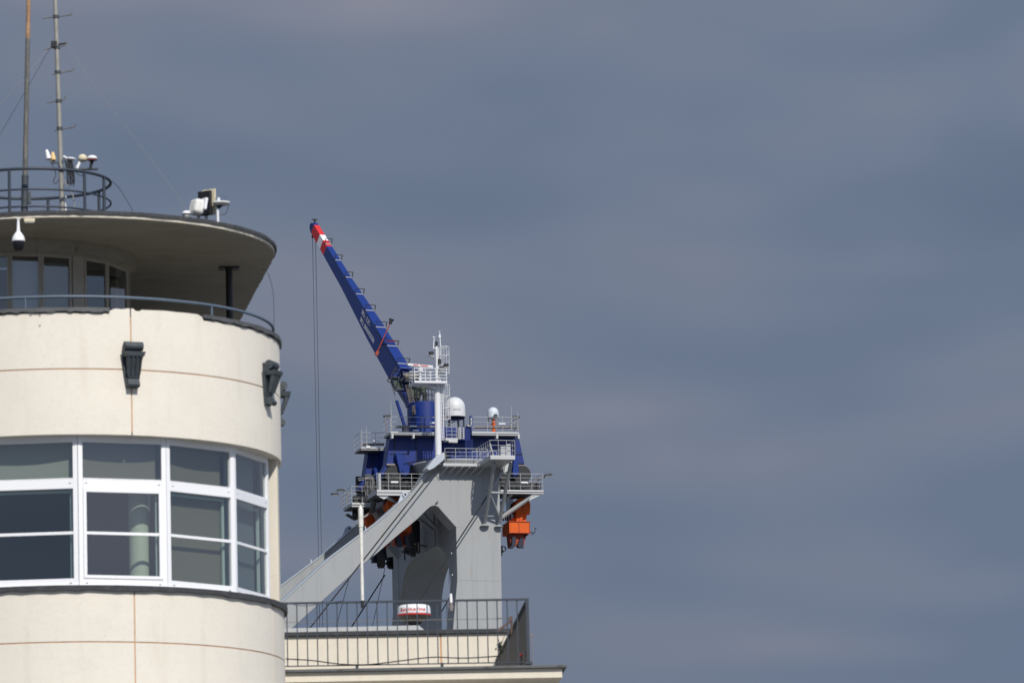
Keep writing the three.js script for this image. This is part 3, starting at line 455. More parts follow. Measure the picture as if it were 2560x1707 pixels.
    obj('underside', LT([[0.001, -0.14], [0.13, -0.13], [0.22, -0.075], [0.3, -0.012]], c, 40), mat.brown, K);  // colour darkened for the shade under the dome
    obj('pedestal', [LT([[0.14, -0.13], [0.13, -0.145], [0.07, -0.17], [0.06, -0.24], [0.12, -0.25], [0.12, -0.262]], c, 20)], mat.rubber, K);
    const word = 'Raymarine', size = 0.068, g = new THREE.ShapeGeometry(font.generateShapes(word, size), 3); g.computeBoundingBox(); const w = g.boundingBox.max.x, p = g.attributes.position;
    for (let i = 0; i < p.count; i++) { const a = (p.getX(i) - w / 2) * 1.1 / 0.324 - 0.14; p.setXYZ(i, c.x + 0.328 * Math.sin(a), c.y + 0.06 + p.getY(i), c.z + 0.328 * Math.cos(a)); } g.computeVertexNormals(); obj('lettering', g, mat.red, K); }
  // whip aerial and stub aerial clamped to the railing
  { const q = onZ(906, 1515, zw + 0.04), tp = onZ(901, 1262, zw + 0.04), P = f => q.clone().lerp(tp, f), K = thing('whip_aerial', 'tall white whip aerial clamped to the terrace railing', 'antenna', q);
    obj('clamp', [bar(P(-0.02), P(0.055), 0.028), box(0.07, 0.03, 0.06, P(0.01).add(V(0, 0, -0.02)))], mat.rubber, K); obj('tube', [bar(P(0.055), P(0.3), 0.03, 0.03, 12), bar(P(0.3), P(0.78), 0.026, 0.034, 12), bar(P(0.78), P(0.96), 0.045, 0.045, 12), bar(P(0.96), P(1.0), 0.04, 0.012, 12)], mat.whiteOld, K);
    const r = onZ(1128, 1520, zw + 0.04), u = onZ(1127, 1487, zw + 0.04); const S = thing('stub_aerial', 'short white capsule aerial with grey mount on the terrace railing', 'antenna', r); obj('capsule', [bar(r.clone().lerp(u, 0.4), u, 0.028, 0.024, 12), new THREE.SphereGeometry(0.024, 10, 6).translate(u.x, u.y, u.z)], mat.white, S); obj('mount', [bar(r.clone().add(V(0, -0.05, 0)), r.clone().lerp(u, 0.42), 0.03, 0.034, 12), box(0.08, 0.04, 0.06, r.clone().add(V(0, 0.02, -0.02)))], mat.steel, S); }
  // bracket arm with a lamp by the corner
  { const z = zw - 2.2, a = onZ(1244, 1577, z), b = onZ(1278, 1552, z), K = thing('lamp_arm', 'rusty brown folding arm with a small head near the terrace corner', 'bracket', a);
    obj('arm', [beam(a, b, 0.03, 0.045), bar(onZ(1279, 1590, z), onZ(1279, 1545, z), 0.018), box(0.05, 0.09, 0.05, onZ(1278, 1547, z))], mat.brownArm, K); obj('rod', [bar(onZ(1238, 1546, z), onZ(1277, 1546, z), 0.008), box(0.1, 0.02, 0.02, onZ(1247, 1546, z)), box(0.05, 0.035, 0.03, onZ(1273, 1546, z))], mat.wireDark, K); }
  { const b = onZ(1332, 1657, zw - 0.2), t = onZ(1330, 1588, zw - 0.2), K = thing('thin_stake', 'thin grey stake with a small cross piece outside the terrace corner', 'stake', b.clone().setY(ey)); obj('stake', [bar(b.clone().setY(ey - 0.02), t, 0.008), bar(t, onZ(1322, 1587, zw - 0.2), 0.012), box(0.05, 0.03, 0.03, t)], mat.steel, K); }
  { const b = onZ(1303, 1640, zw - 0.3), K = thing('red_lamp', 'tiny red marker lamp inside the terrace corner', 'lamp', b.clone().setY(ey)); obj('stem', bar(b.clone().setY(ey - 0.02), b, 0.01), mat.black, K); obj('lens', new THREE.SphereGeometry(0.028, 12, 8).translate(b.x, b.y + 0.02, b.z), M([225, 66, 50], 0.3), K); }
  { // weed
    const b = onZ(1255, 1662, zw - 0.15).setY(ey - 0.02), K = thing('weed_plant', 'small dark weed sprouting by the right end of the attic wall', 'plant', b), r2 = rng(5);
    const stems = [], lv = []; for (const [x1, y1, x2, y2] of [[1250, 1612, 1243, 1590], [1252, 1618, 1262, 1588], [1248, 1622, 1241, 1611]]) { const p1 = onZ(x1, y1, zw - 0.15), p2 = onZ(x2, y2, zw - 0.15); stems.push(tube([b, p1, p2], 0.006, 16, 5)); for (let i = 0; i < 9; i++) { const q = p1.clone().lerp(i < 6 ? b.clone().lerp(p1, 0.75) : p2, (i % 6) / 7), g = new THREE.SphereGeometry(0.02, 6, 4); g.scale(1.5, 0.5, 0.9); g.rotateZ(r2() * 3); g.rotateY(r2() * 6); lv.push(g.translate(q.x + (r2() - 0.5) * 0.09, q.y + (r2() - 0.5) * 0.06, q.z + (r2() - 0.5) * 0.08)); } }
    obj('stem', stems, mat.leaf, K); obj('foliage', lv, mat.leaf, K); }
}
// ------------------------------------------------------------------ the crane, beyond the harbour building
const CR = { o: V(0, 0, -412), yaw: R(14.6) };
{ site = { o: V(0, 0, -412), yaw: 0 }; const p = onZ(1196, 1580, 0); CR.o.x = p.x; }
site = CR;
const S = 34.5;                                              // pixels per metre out there
const zip = (l, z) => l.map(p => onZ(p[0], p[1], z));
const FAR = -18.5, THK = 2.1;
function railing(parent, pts, h, m, rails = 3, sp = 1.35, r = 0.02) {      // guard rail along a run of floor points
  const g = [];
  for (let i = 0; i < pts.length - 1; i++) {
    const a = pts[i], b = pts[i + 1], n = Math.max(1, Math.round(a.distanceTo(b) / sp));
    for (let k = i ? 1 : 0; k <= n; k++) { const p = a.clone().lerp(b, k / n); g.push(bar(p, p.clone().add(V(0, h, 0)), r, r, 5)); }
    for (let k = 1; k <= rails; k++) { const q = V(0, h * k / rails, 0); g.push(bar(a.clone().add(q), b.clone().add(q), k === rails ? r * 1.15 : r * 0.75, undefined, 5)); }
  }
  const o = obj('guard_rail', g, m, parent); return o;
}
const portal = thing('crane_portal', 'huge light grey steel portal with slanting legs carrying the blue crane head', 'crane', V(0, 0, -9));
{
  const outline = (dx, z) => zip([[1259, 1720], [1256, 1580], [1252, 1330], [1248, 1196], [1250, 1164], [1110, 1160], [1080, 1168], [1068, 1177], [1047, 1210], [1036, 1223], [1026, 1233], [951.5, 1300], [828, 1392], [709, 1500], [560, 1626], [400, 1764], [432, 1830], [560, 1718], [729, 1571], [812, 1496], [904, 1413], [936, 1388], [999, 1334], [1041, 1299.5], [1066, 1275], [1076, 1266.5], [1087, 1263.5], [1096, 1268], [1105, 1279], [1140, 1318], [1142.3, 1418], [1143, 1450], [1132, 1577], [1120, 1720]], z);
  const col = outline(0, 0);
  const lo = [V(col[0].x, 0, 0)], hi = [V(col[33].x, 0, 0)];
  const poly = [...col]; poly.splice(0, 0, lo[0]); poly.push(hi[0]);
  const near = obj('side_frame', prismXY(poly, -THK, 0, 0.03), mat.craneGrey, portal);
  const far = obj('side_frame', prismXY(poly, FAR - THK, FAR, 0.03), mat.craneGreyB, portal);
  // pale strip painting the lit top edge of each leg, plate seams
  for (const [zf, o] of [[0, near], [FAR, far]]) {
    const e = zip([[1026, 1233], [951.5, 1300], [828, 1392], [709, 1500], [560, 1626]], 0).map(p => p.setZ(zf)); const g = [];
    for (let i = 0; i < e.length - 1; i++) { const d = e[i + 1].clone().sub(e[i]); d.normalize(); const nrm = V(d.y, -d.x, 0); if (nrm.y < 0) nrm.negate(); const a = e[i].clone().addScaledVector(nrm, 0.03), b = e[i + 1].clone().addScaledVector(nrm, 0.03); for (const q of [a, b]) q.z = zf - THK / 2; g.push(beam(a, b, THK + 0.12, 0.06)); }
    obj('edge_highlight', g, mat.cap, o);
    const pe = onZ(1016, 1234, 0).setZ(zf - 0.12);
    const pa = zip([[996, 1262], [1007, 1232], [1012, 1227.5], [1018, 1226.5], [1023, 1230], [1024, 1236], [1030, 1232]], 0); const hole = []; for (let i = 0; i < 14; i++) hole.push(V(pe.x + 0.07 * Math.cos(i / 14 * 6.283), pe.y + 0.07 * Math.sin(i / 14 * 6.283)));
    obj('pad_eye', [prismXY(pa, zf - 0.7, zf - 0.5, 0, []), disc(pe.clone().setZ(zf - 0.45), 0.19, 0.12), disc(pe.clone().setZ(zf - 0.39), 0.07, 0.03)], mat.cap, o);
    obj('pad_eye_hole', disc(pe.clone().setZ(zf - 0.37), 0.075, 0.02), mat.dark, o);
    const st = onZ(918, 1331, 0).setZ(zf - 0.5); obj('lug', [bar(st, st.clone().add(V(-0.03, 0.5, 0)), 0.07, 0.05)], mat.cap, o);
    const seam = (a, b) => { const p = onZ(...a, 0), q = onZ(...b, 0); for (const s of [p, q]) s.z = zf + 0.004; return beam(p, q, 0.03, 0.012, V(0, 0, 1)); };
    obj('weld_seam', [seam([1140, 1318], [1162, 1318.5]), seam([1040, 1300], [1022, 1279]), seam([1124, 1180], [1126, 1262]), seam([1180, 1230], [1181, 1570]), seam([1142, 1450], [1254, 1452]), seam([982, 1262], [1012, 1290])], mat.craneGreyB, o);
  }
  // cross beam with rounded haunches between the two frames
  const xl = onZ(1140, 1330, 0).x, xr2 = onZ(1251, 1330, 0).x, yt = onZ(1180, 1164, 0).y, yu = onZ(1122, 1346, -THK).y, ra = 4.8, rb = 3.9;
  const q = [[-THK + 0.01, yt], [-THK + 0.01, yu - rb]]; for (let i = 0; i <= 16; i++) { const a = i / 16 * Math.PI / 2; q.push([-THK - ra + ra * Math.cos(a), yu - rb + rb * Math.sin(a)]); }
  for (let i = 0; i <= 16; i++) { const a = Math.PI / 2 - i / 16 * Math.PI / 2; q.push([FAR + ra - ra * Math.cos(a), yu - rb + rb * Math.sin(a)]); } q.push([FAR - 0.01, yu - rb], [FAR - 0.01, yt]);
  const cb = obj('cross_beam', prismZY(q, xl + 0.05, xr2 - 0.05), mat.craneGreyB, portal);
  obj('weld_seam', [box(xr2 - xl - 0.2, 0.05, 0.05, V((xl + xr2) / 2, yu - rb + 0.4, FAR + 0.03)), box(xr2 - xl - 0.2, 0.05, 0.05, V((xl + xr2) / 2, yu - rb * 0.32, FAR + 1.2))], mat.craneGrey, cb);
  // slewing pedestal, king post and pipes in the gap
  const pcp = onZ(1141, 1165, -3.5), py = pcp.y;
  obj('slewing_ring', lathe([[2.35, py - 1.9], [2.5, py - 1.3], [3.25, py - 0.02], [3.25, py + 0.1], [2.6, py + 0.12]], V(pcp.x, 0, -3.5), 40), mat.craneGrey, portal);
  obj('king_post', bar(V(xl - 1.0, yu - 0.1, -9.6), V(xl - 1.0, yt, -9.6), 0.6, 0.6, 24), mat.dark, portal);
  for (const k of [[-0.35, -5.2, 0.09], [-0.3, -4.2, 0.06]]) obj('riser_pipe', bar(V(xl + k[0], yu - 0.2, k[1]), V(xl + k[0], yt - 0.6, k[1]), k[2], k[2], 8), mat.craneGreyB, portal);
  obj('brace', [bar(onZ(1052, 1278, -3), onZ(1094, 1322, -5), 0.11), bar(onZ(1040, 1292, -4), onZ(1090, 1330, -7), 0.12)], mat.craneGreyB, portal);
  // inspection platform hanging beside the beam
  const ip = [onZ(1030, 1361, -9), onZ(1062, 1368, -9)]; 
  obj('inspection_platform', [box(1.5, 0.09, 0.12, onZ(1048, 1362, -9.4), 0, 0, -0.16), bar(onZ(1022, 1362, -9.4), onZ(1021, 1388, -9.4), 0.05), bar(onZ(1010, 1372, -9.4), onZ(1012, 1400, -9.4), 0.06), bar(onZ(1003, 1378, -9.4), onZ(1034, 1390, -9.4), 0.06), bar(onZ(1010, 1362, -11), onZ(1030, 1360, -11), 0.05)], mat.deck, portal);
  obj('access_ladder', [bar(onZ(1126, 1330, -1.8).add(V(-0.02, 0, 0)), onZ(1122, 1470, -1.8), 0.025), ], mat.rail, portal);
  for (const p of [[1130, 1383], [1132, 1437]]) obj('lug', box(0.08, 0.1, 0.1, onZ(p[0], p[1], -0.8).add(V(-0.05, 0, 0))), mat.cap, portal);
  const nb = onZ(1089, 1258, 0.05); obj('lug', beam(nb, nb.clone().add(V(0.16, 0.14, 0.1)), 0.1, 0.08), mat.steel, portal);
  // walkway along the top of the near column
  const wz = 1.05, w0 = onZ(1108, 1160, wz), w1 = onZ(1219, 1161, wz), wy = onZ(1150, 1158, wz).y;
  const ww = obj('walkway', [rbox(w1.x - w0.x, 0.22, wz + 3.0, V((w0.x + w1.x) / 2, wy - 0.11, (wz - 3.0) / 2), 0.02), ...[0.1, 0.27, 0.44, 0.6, 0.77, 0.93].map(f => beam(V(mix(w0.x, w1.x, f), wy - 0.25, wz - 0.05), V(mix(w0.x, w1.x, f) - 0.4, wy - 0.8, 0.0), 0.06, 0.08))], mat.platform, portal);
  railing(ww, [V(w0.x + 0.15, wy, wz - 0.05), V(w1.x, wy, wz - 0.05)], 1.1, mat.rail, 4, 0.72);
  // balcony carried on struts in front of the column
  const bz = 4.2, b0 = onZ(1226, 1148, bz), b1 = onZ(1288, 1148, bz), bt = onZ(1250, 1138, bz).y;
  const bal = obj('balcony', [rbox(b1.x - b0.x, bt - b0.y, bz + 1.4, V((b0.x + b1.x) / 2, (bt + b0.y) / 2, (bz - 1.4) / 2), 0.02)], mat.platform, portal);
  railing(bal, [V(b0.x, bt, 0.4), V(b0.x, bt, bz - 0.04), V(b1.x, bt, bz - 0.04), V(b1.x, bt, 0.2)], 1.1, mat.rail, 3, 0.68);
  railing(bal, [V(b0.x, bt, -1.2), V(b1.x, bt, -1.2)], 1.1, mat.rail, 3, 0.68);
  obj('cabinet', [rbox(0.5, 0.7, 0.5, V(b0.x + 1.1, bt + 0.35, bz - 0.5), 0.03), rbox(0.3, 0.9, 0.3, V(b1.x - 0.35, bt + 0.45, bz - 0.6), 0.03), bar(V(b0.x + 0.5, bt, bz - 1), V(b0.x + 0.25, bt + 1.0, bz - 1), 0.06)], mat.rail, bal);
  const fa = onZ(1211, 1311, 0.02), fb = onZ(1247, 1313, 0.02), ta = onZ(1236, 1157, 3.6), tb = onZ(1277, 1158, 3.6), mid = fa.clone().lerp(ta, 0.52), midb = fb.clone().lerp(tb, 0.52);
  obj('strut', [bar(fa, ta, 0.14, 0.14, 12)], mat.craneGreyB, portal); obj('strut', [bar(fb, tb, 0.14, 0.14, 12)], mat.craneGreyB, portal);
  obj('strut', [bar(mid, midb, 0.09, 0.09, 10)], mat.craneGreyB, portal); obj('strut', [bar(mid, fb.clone().lerp(tb, 0.1), 0.08, 0.08, 10)], mat.craneGreyB, portal); obj('strut', [bar(mid, onZ(1262, 1170, 0.6), 0.1, 0.1, 10)], mat.craneGreyB, portal);
  obj('strut_foot', [fa, fb].map(p => { const f = new THREE.ConeGeometry(0.36, 0.24, 14); return f.translate(p.x - 0.02, p.y - 0.02, p.z + 0.1); }), mat.craneGreyB, portal);
  // rope guide boxes on the shoulders
  const capPts = [[1066, 1171], [1086, 1145], [1108, 1130.5], [1113, 1134], [1112.5, 1146], [1108, 1152], [1084, 1171], [1073, 1176]];
  const cp = zip(capPts, 1.0); obj('rope_guide', prismXY(cp, -0.4, 1.0, 0.04), mat.cap, portal, 'pale plate box guiding the stay rope over the shoulder');
  obj('guide_sheave', [disc(onZ(1107, 1140, 0.2), 0.26, 0.8), disc(onZ(1107, 1150, 0.2), 0.2, 1.1)], mat.dark, portal);
  const cp2 = zip([[1260, 1182], [1262, 1168], [1275, 1150], [1281, 1152], [1278, 1166], [1270, 1178]], 1.0); obj('rope_guide', prismXY(cp2, -0.3, 1.0, 0.03), mat.platform, portal);
  obj('guide_shadow', [(() => { const a = onZ(1085, 1178, 0.02), b = onZ(1098, 1202, 0.02), c = onZ(1101, 1176, 0.02); return prismXY([a, b, c], 0, 0.06); })()], mat.craneGreyB, portal);  // darker triangle shaped as the shadow of the rope guide
}
// ------------------------------------------------------------------ blue crane head
const ZA = -3.2, ZB = -10.4;                                 // front planes of the two blue frames
const head = thing('crane_winch_house', 'broad dark blue crane winch house with white railed platforms on top of the grey portal', 'crane house', V(0, 40, -7));
{
  const frame = (dz, dx, full) => {
    const z = ZA - 0.6, sh = p => p.map(q => { q.x += dx; return q; });
    const pts = sh(zip([[975, 1091], [1297, 1093], [1311, 1159], [1317, 1194], [1300, 1196], [1288, 1162], [1027, 1163], [1016, 1190], [951, 1188], [966, 1158]], z));
    const o = obj('frame_girder', prismXY(pts, z - 1.3 + dz, z + dz, 0.03), mat.blue, head); const D = V(dx, 0, dz);
    const P = (x, y, k = 0.03) => onZ(x, y, z + k).add(D);
    obj('seam', [beam(P(975, 1134), P(1022, 1134), 0.05, 0.05, V(0, 0, 1)), beam(P(964, 1160), P(1028, 1160), 0.06, 0.08, V(0, 0, 1)), beam(P(986, 1092), P(986, 1134), 0.05, 0.05, V(0, 0, 1)), beam(P(1040, 1094), P(1040, 1160), 0.04, 0.04, V(0, 0, 1)), beam(P(1288, 1135), P(1307, 1135), 0.05, 0.05, V(0, 0, 1)), beam(P(1284, 1159), P(1311, 1159), 0.05, 0.06, V(0, 0, 1)), beam(P(1288, 1093), P(1288, 1159), 0.05, 0.04, V(0, 0, 1))], mat.blueDark, o);
    obj('pipe', [bar(P(966, 1162, 0.1), P(988, 1162, 0.1), 0.09), bar(P(988, 1161, 0.1), P(988, 1178, 0.1), 0.06), bar(P(988, 1178, 0.1), P(994, 1186, 0.1), 0.06), bar(P(1293, 1164, 0.1), P(1315, 1164, 0.1), 0.06), bar(P(1293, 1164, 0.1), P(1294, 1188, 0.1), 0.06)], mat.steel, o);
    for (const [x, dir] of [[1000, 1], [1287, -1]]) { // hinged blue arms with black sheaves behind
      obj('arm', [prismXY(zip(x === 1000 ? [[988, 1134], [1004, 1134], [1022, 1168], [1024, 1178], [1020, 1187], [1013, 1190], [1004, 1188], [998, 1180]] : [[1284, 1142], [1294, 1142], [1297, 1186], [1286, 1192], [1280, 1186]], z + 0.5).map(q => { q.x += dx; return q; }), z + 0.06 + dz, z + 0.62 + dz, 0.04)], mat.blueB, o);
      obj('sheave', [disc(P(x === 1000 ? 984 : 1304, 1187, 0.18), 0.68, 0.3), disc(P(x === 1000 ? 984 : 1304, 1187, 0.36), 0.2, 0.08)], mat.dark, o);
      if (x === 1000) obj('dark_plate', prismXY(zip([[1012, 1163], [1030, 1163], [1056, 1215], [1046, 1232], [1000, 1232]], z).map(q => { q.x += dx; return q; }), z - 1.3 + dz, z - 1.2 + dz), mat.deck, o); else obj('sheave', disc(P(1272, 1190, -0.6), 0.7, 0.3), mat.dark, o);  // dark plate fills the gap between arm and slewing ring
    }
    return o;
  };
  frame(0, 0, true); frame(ZB - ZA, 0, false);
  // deck house between the frames, the ribbed tower and its cladding
  const hz = ZA - 1.0, h0 = onZ(1000, 1092, hz), h1 = onZ(1288, 1161, hz);
  obj('machinery_house', box(h1.x - h0.x, h0.y - h1.y, 9, V((h0.x + h1.x) / 2, (h0.y + h1.y) / 2, hz - 4.6)), mat.blue, head);
  const t0 = onZ(1096, 1067, ZA + 0.2), t1 = onZ(1182, 1100, ZA + 0.2);
  const tw = obj('stair_tower', [box(t1.x - t0.x, t0.y - t1.y, 3.2, V((t0.x + t1.x) / 2, (t0.y + t1.y) / 2, ZA - 1.4))], mat.blue, head);
  for (let i = 0; i < 7; i++) { const a = onZ(1163 + i * 3, 1069, ZA + 0.24), b = onZ(1163 + i * 3, 1156, ZA + 0.24); obj('rib', box(0.03, a.y - b.y, 0.06, a.lerp(b, 0.5)), mat.blue, tw); }
  obj('corner_post', [box(0.22, 1.1, 0.22, onZ(1178, 1058, ZA)), box(0.34, 0.1, 0.3, onZ(1171, 1066, ZA + 0.1))], mat.blue, tw);
  obj('white_edge', [box(0.3, 0.08, 0.2, onZ(1172, 1065, ZA + 0.3)), box(0.1, 0.5, 0.2, onZ(1177, 1054, ZA + 0.14))], mat.rail, tw);
  { // small stair landing cage beside the white mast
    const a = onZ(1113, 1098, ZA + 0.9), b = onZ(1144, 1098, ZA + 0.9); const ld = obj('landing', [box(b.x - a.x, 0.2, 0.9, V((a.x + b.x) / 2, a.y, ZA + 0.5)), bar(onZ(1121, 1104, ZA + 0.9), onZ(1143, 1105, ZA + 0.9), 0.1)], mat.platform, head);
    railing(ld, [V(a.x + 0.1, a.y + 0.1, ZA + 0.9), V(b.x - 0.02, a.y + 0.1, ZA + 0.9)], 1.05, mat.rail, 4, 0.4); railing(ld, [V(a.x + 0.1, onZ(1113, 1066, ZA + 0.9).y - 1, ZA + 0.92), V(b.x - 0.1, onZ(1113, 1066, ZA + 0.9).y - 1, ZA + 0.92)], 1.0, mat.rail, 3, 0.5);
    obj('ladder', [...[1147, 1151, 1159].map(x => bar(onZ(x, 1068, ZA + 0.6), onZ(x, 1098, ZA + 0.6), 0.06)), ...[0, 1, 2, 3, 4].map(i => bar(onZ(1151, 1072 + i * 6, ZA + 0.6), onZ(1159, 1071 + i * 6, ZA + 0.6), 0.03))], mat.rail, head);
  }
  obj('wall_detail', [box(0.12, 0.12, 0.08, onZ(1147, 1126, ZA + 0.1)), bar(onZ(1128, 1134.5, ZA + 0.1), onZ(1139, 1134, ZA + 0.1), 0.02)], mat.blueDark, head);
  // platforms: top deck and lower deck of each frame
  function deck(x0, x1, ytop, ybot, z, depth, o) {
    const a = onZ(x0, ybot, z), b = onZ(x1, ybot, z), yt = onZ((x0 + x1) / 2, ytop, z).y, yb = Math.min(a.y, b.y), d = obj('platform', [rbox(b.x - a.x, yt - yb, 0.08, V((a.x + b.x) / 2, (yt + yb) / 2, z - 0.04), 0.01), box(b.x - a.x, 0.05, 0.1, V((a.x + b.x) / 2, mix(yb, yt, 0.6), z + 0.02)), rbox(b.x - a.x - 0.01, (yt - yb) * 0.7, depth - 0.09, V((a.x + b.x) / 2, yt - (yt - yb) * 0.35 - 0.01, z - depth / 2 - 0.04), 0.01)], mat.platform, head);
    const L = [], y = yt; if (o.left) L.push(V(a.x + 0.03, y, z - depth)); L.push(V(a.x + 0.03, y, z - 0.05), V(b.x - 0.03, y, z - 0.05)); if (o.right) L.push(V(b.x - 0.03, y, z - depth));
    railing(d, L, o.h || 1.1, mat.rail, o.rails || 3, o.sp || 1.3); if (o.back) railing(d, [V(a.x + 0.03, y, z - depth + 0.05), V(b.x - 0.03, y, z - depth + 0.05)], 1.1, mat.rail, 3, 1.3);
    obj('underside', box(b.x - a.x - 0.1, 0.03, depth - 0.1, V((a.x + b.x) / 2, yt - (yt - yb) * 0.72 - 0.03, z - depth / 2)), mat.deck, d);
    if (o.brackets) for (const x of o.brackets) obj('bracket', box(0.14, 0.36, 0.5, onZ(x, ybot + 4, z - 0.2)), mat.platform, d);
    if (o.tray) { const g = []; for (let x = o.tray[0]; x < o.tray[1]; x += 5) g.push(box(0.12, 0.12, 0.12, onZ(x, o.tray[2] - 1, z - 0.6), 0.1)); obj('cable_tray', [bar(onZ(o.tray[0], o.tray[2], z - 0.7), onZ(o.tray[1], o.tray[2], z - 0.7), 0.09)], mat.dark, d); obj('tray_clip', g, mat.steel, d); }
    if (o.sign) for (const [sx, sy, sw, sh] of o.sign) obj('white_lamp_box', rbox(sw / S, sh / S, 0.1, onZ(sx, sy, z + 0.06), 0.02), mat.white, d);
    return d;
  }
  deck(976, 1096, 1079.5, 1086.5, ZA + 0.6, 2.2, { left: 1, brackets: [979, 1032], tray: [988, 1092, 1067], sign: [[1033, 1065, 17, 2.4], [1081, 1057, 15, 3], [1039, 1076, 16, 2.4]] });
  deck(1180, 1297, 1079.5, 1087.5, ZA + 0.6, 2.2, { right: 1, brackets: [1241, 1295], tray: [1187, 1296, 1068], sign: [[1255, 1059.5, 18, 3]] });
  deck(902, 976, 1118, 1125, ZA + 0.6 - 7, 2.2, { left: 1, tray: [906, 960, 1111], sign: [[941, 1102, 17, 3], [920, 1117, 10, 5]] });
  const lp = deck(942, 1060, 1224.5, 1238, ZA + 1.4, 3.1, { left: 1, sp: 0.95, rails: 4, h: 1.2, sign: [[986, 1205, 19, 4]] });
  const rp = deck(1246, 1359, 1224.5, 1233.5, ZA + 1.4, 3.1, { right: 1, back: 1, sp: 0.95, rails: 4, h: 1.2, sign: [[1311, 1206, 18, 4]] });
  deck(879, 985, 1256.5, 1267, ZA + 1.4 - 7, 2.9, { left: 1, sp: 0.9, rails: 4, h: 1.2, back: 1, sign: [] });
  // machinery seen as a dark band behind the lower rails
  obj('winch_bank', [box(3.6, 0.5, 0.6, onZ(1005, 1216, ZA - 0.6)), ...[970, 978, 990, 1000, 1012, 1022].map(x => disc(onZ(x, 1214, ZA + 0.0), 0.22, 0.3)), box(2.6, 1.5, 0.3, onZ(1000, 1206, ZA - 2.4))], mat.dark, head);
  obj('winch_bank', [box(3.8, 0.5, 0.6, onZ(1288, 1216, ZA - 0.6)), ...[1262, 1272, 1284, 1296, 1308].map(x => disc(onZ(x, 1214, ZA + 0.0), 0.22, 0.3)), box(2.2, 1.5, 0.3, onZ(1284, 1206, ZA - 2.4))], mat.dark, head);
  obj('winch_bank', [box(3.2, 0.5, 0.6, onZ(935, 1250, ZB - 0.6)), ...[905, 916, 928, 940].map(x => disc(onZ(x, 1248, ZB), 0.22, 0.3)), box(3, 1.2, 0.3, onZ(930, 1278, ZB - 0.5)), box(2.6, 2.0, 0.3, onZ(932, 1225, ZB - 2))], mat.dark, head);
  obj('locker', [rbox(0.2, 1.35, 0.3, onZ(948, 1208, ZA + 0.9), 0.03)], mat.rail, head);
  // braces below the lower decks
  obj('brace', bar(onZ(954, 1236, ZA + 1.2), onZ(998, 1259, ZA - 0.3), 0.14, 0.14, 12), mat.platform, head);
  obj('brace', bar(onZ(1334, 1237, ZA + 1.2), onZ(1256, 1293, ZA - 0.2), 0.17, 0.17, 12), mat.platform, head);
  obj('brace', bar(onZ(1280, 1234, ZA + 1.0), onZ(1248, 1263, ZA - 0.5), 0.14, 0.14, 12), mat.platform, head);
  obj('brace', [bar(onZ(936, 1247, ZA - 1.4), onZ(930, 1276, ZA - 3), 0.2), bar(onZ(962, 1244, ZA - 1), onZ(957, 1284, ZA - 3), 0.1)], mat.deck, head);
  obj('brace', [beam(onZ(866, 1286, ZB + 0.4), onZ(888, 1299, ZB), 0.3, 0.12), beam(onZ(884, 1284, ZB + 0.4), onZ(893, 1297, ZB), 0.3, 0.12)], mat.deck, head);
  obj('corner_bracket', [prismXY(zip([[1331, 1234], [1359, 1234], [1322, 1252]], ZA + 1.3), ZA + 1.2, ZA + 1.3), prismXY(zip([[942, 1238], [976, 1238], [960, 1248], [950, 1243]], ZA + 1.3), ZA + 1.2, ZA + 1.3)], mat.platform, head);
  // hull of the rope drum under the left deck
  obj('rope_drum', [bar(onZ(938, 1287, ZB + 3), onZ(962, 1275, ZB + 3), 0.7, 0.7, 20), beam(onZ(902, 1296, ZB + 3.4), onZ(950, 1270, ZB + 3.4), 0.9, 0.16)], mat.steel, head);
}
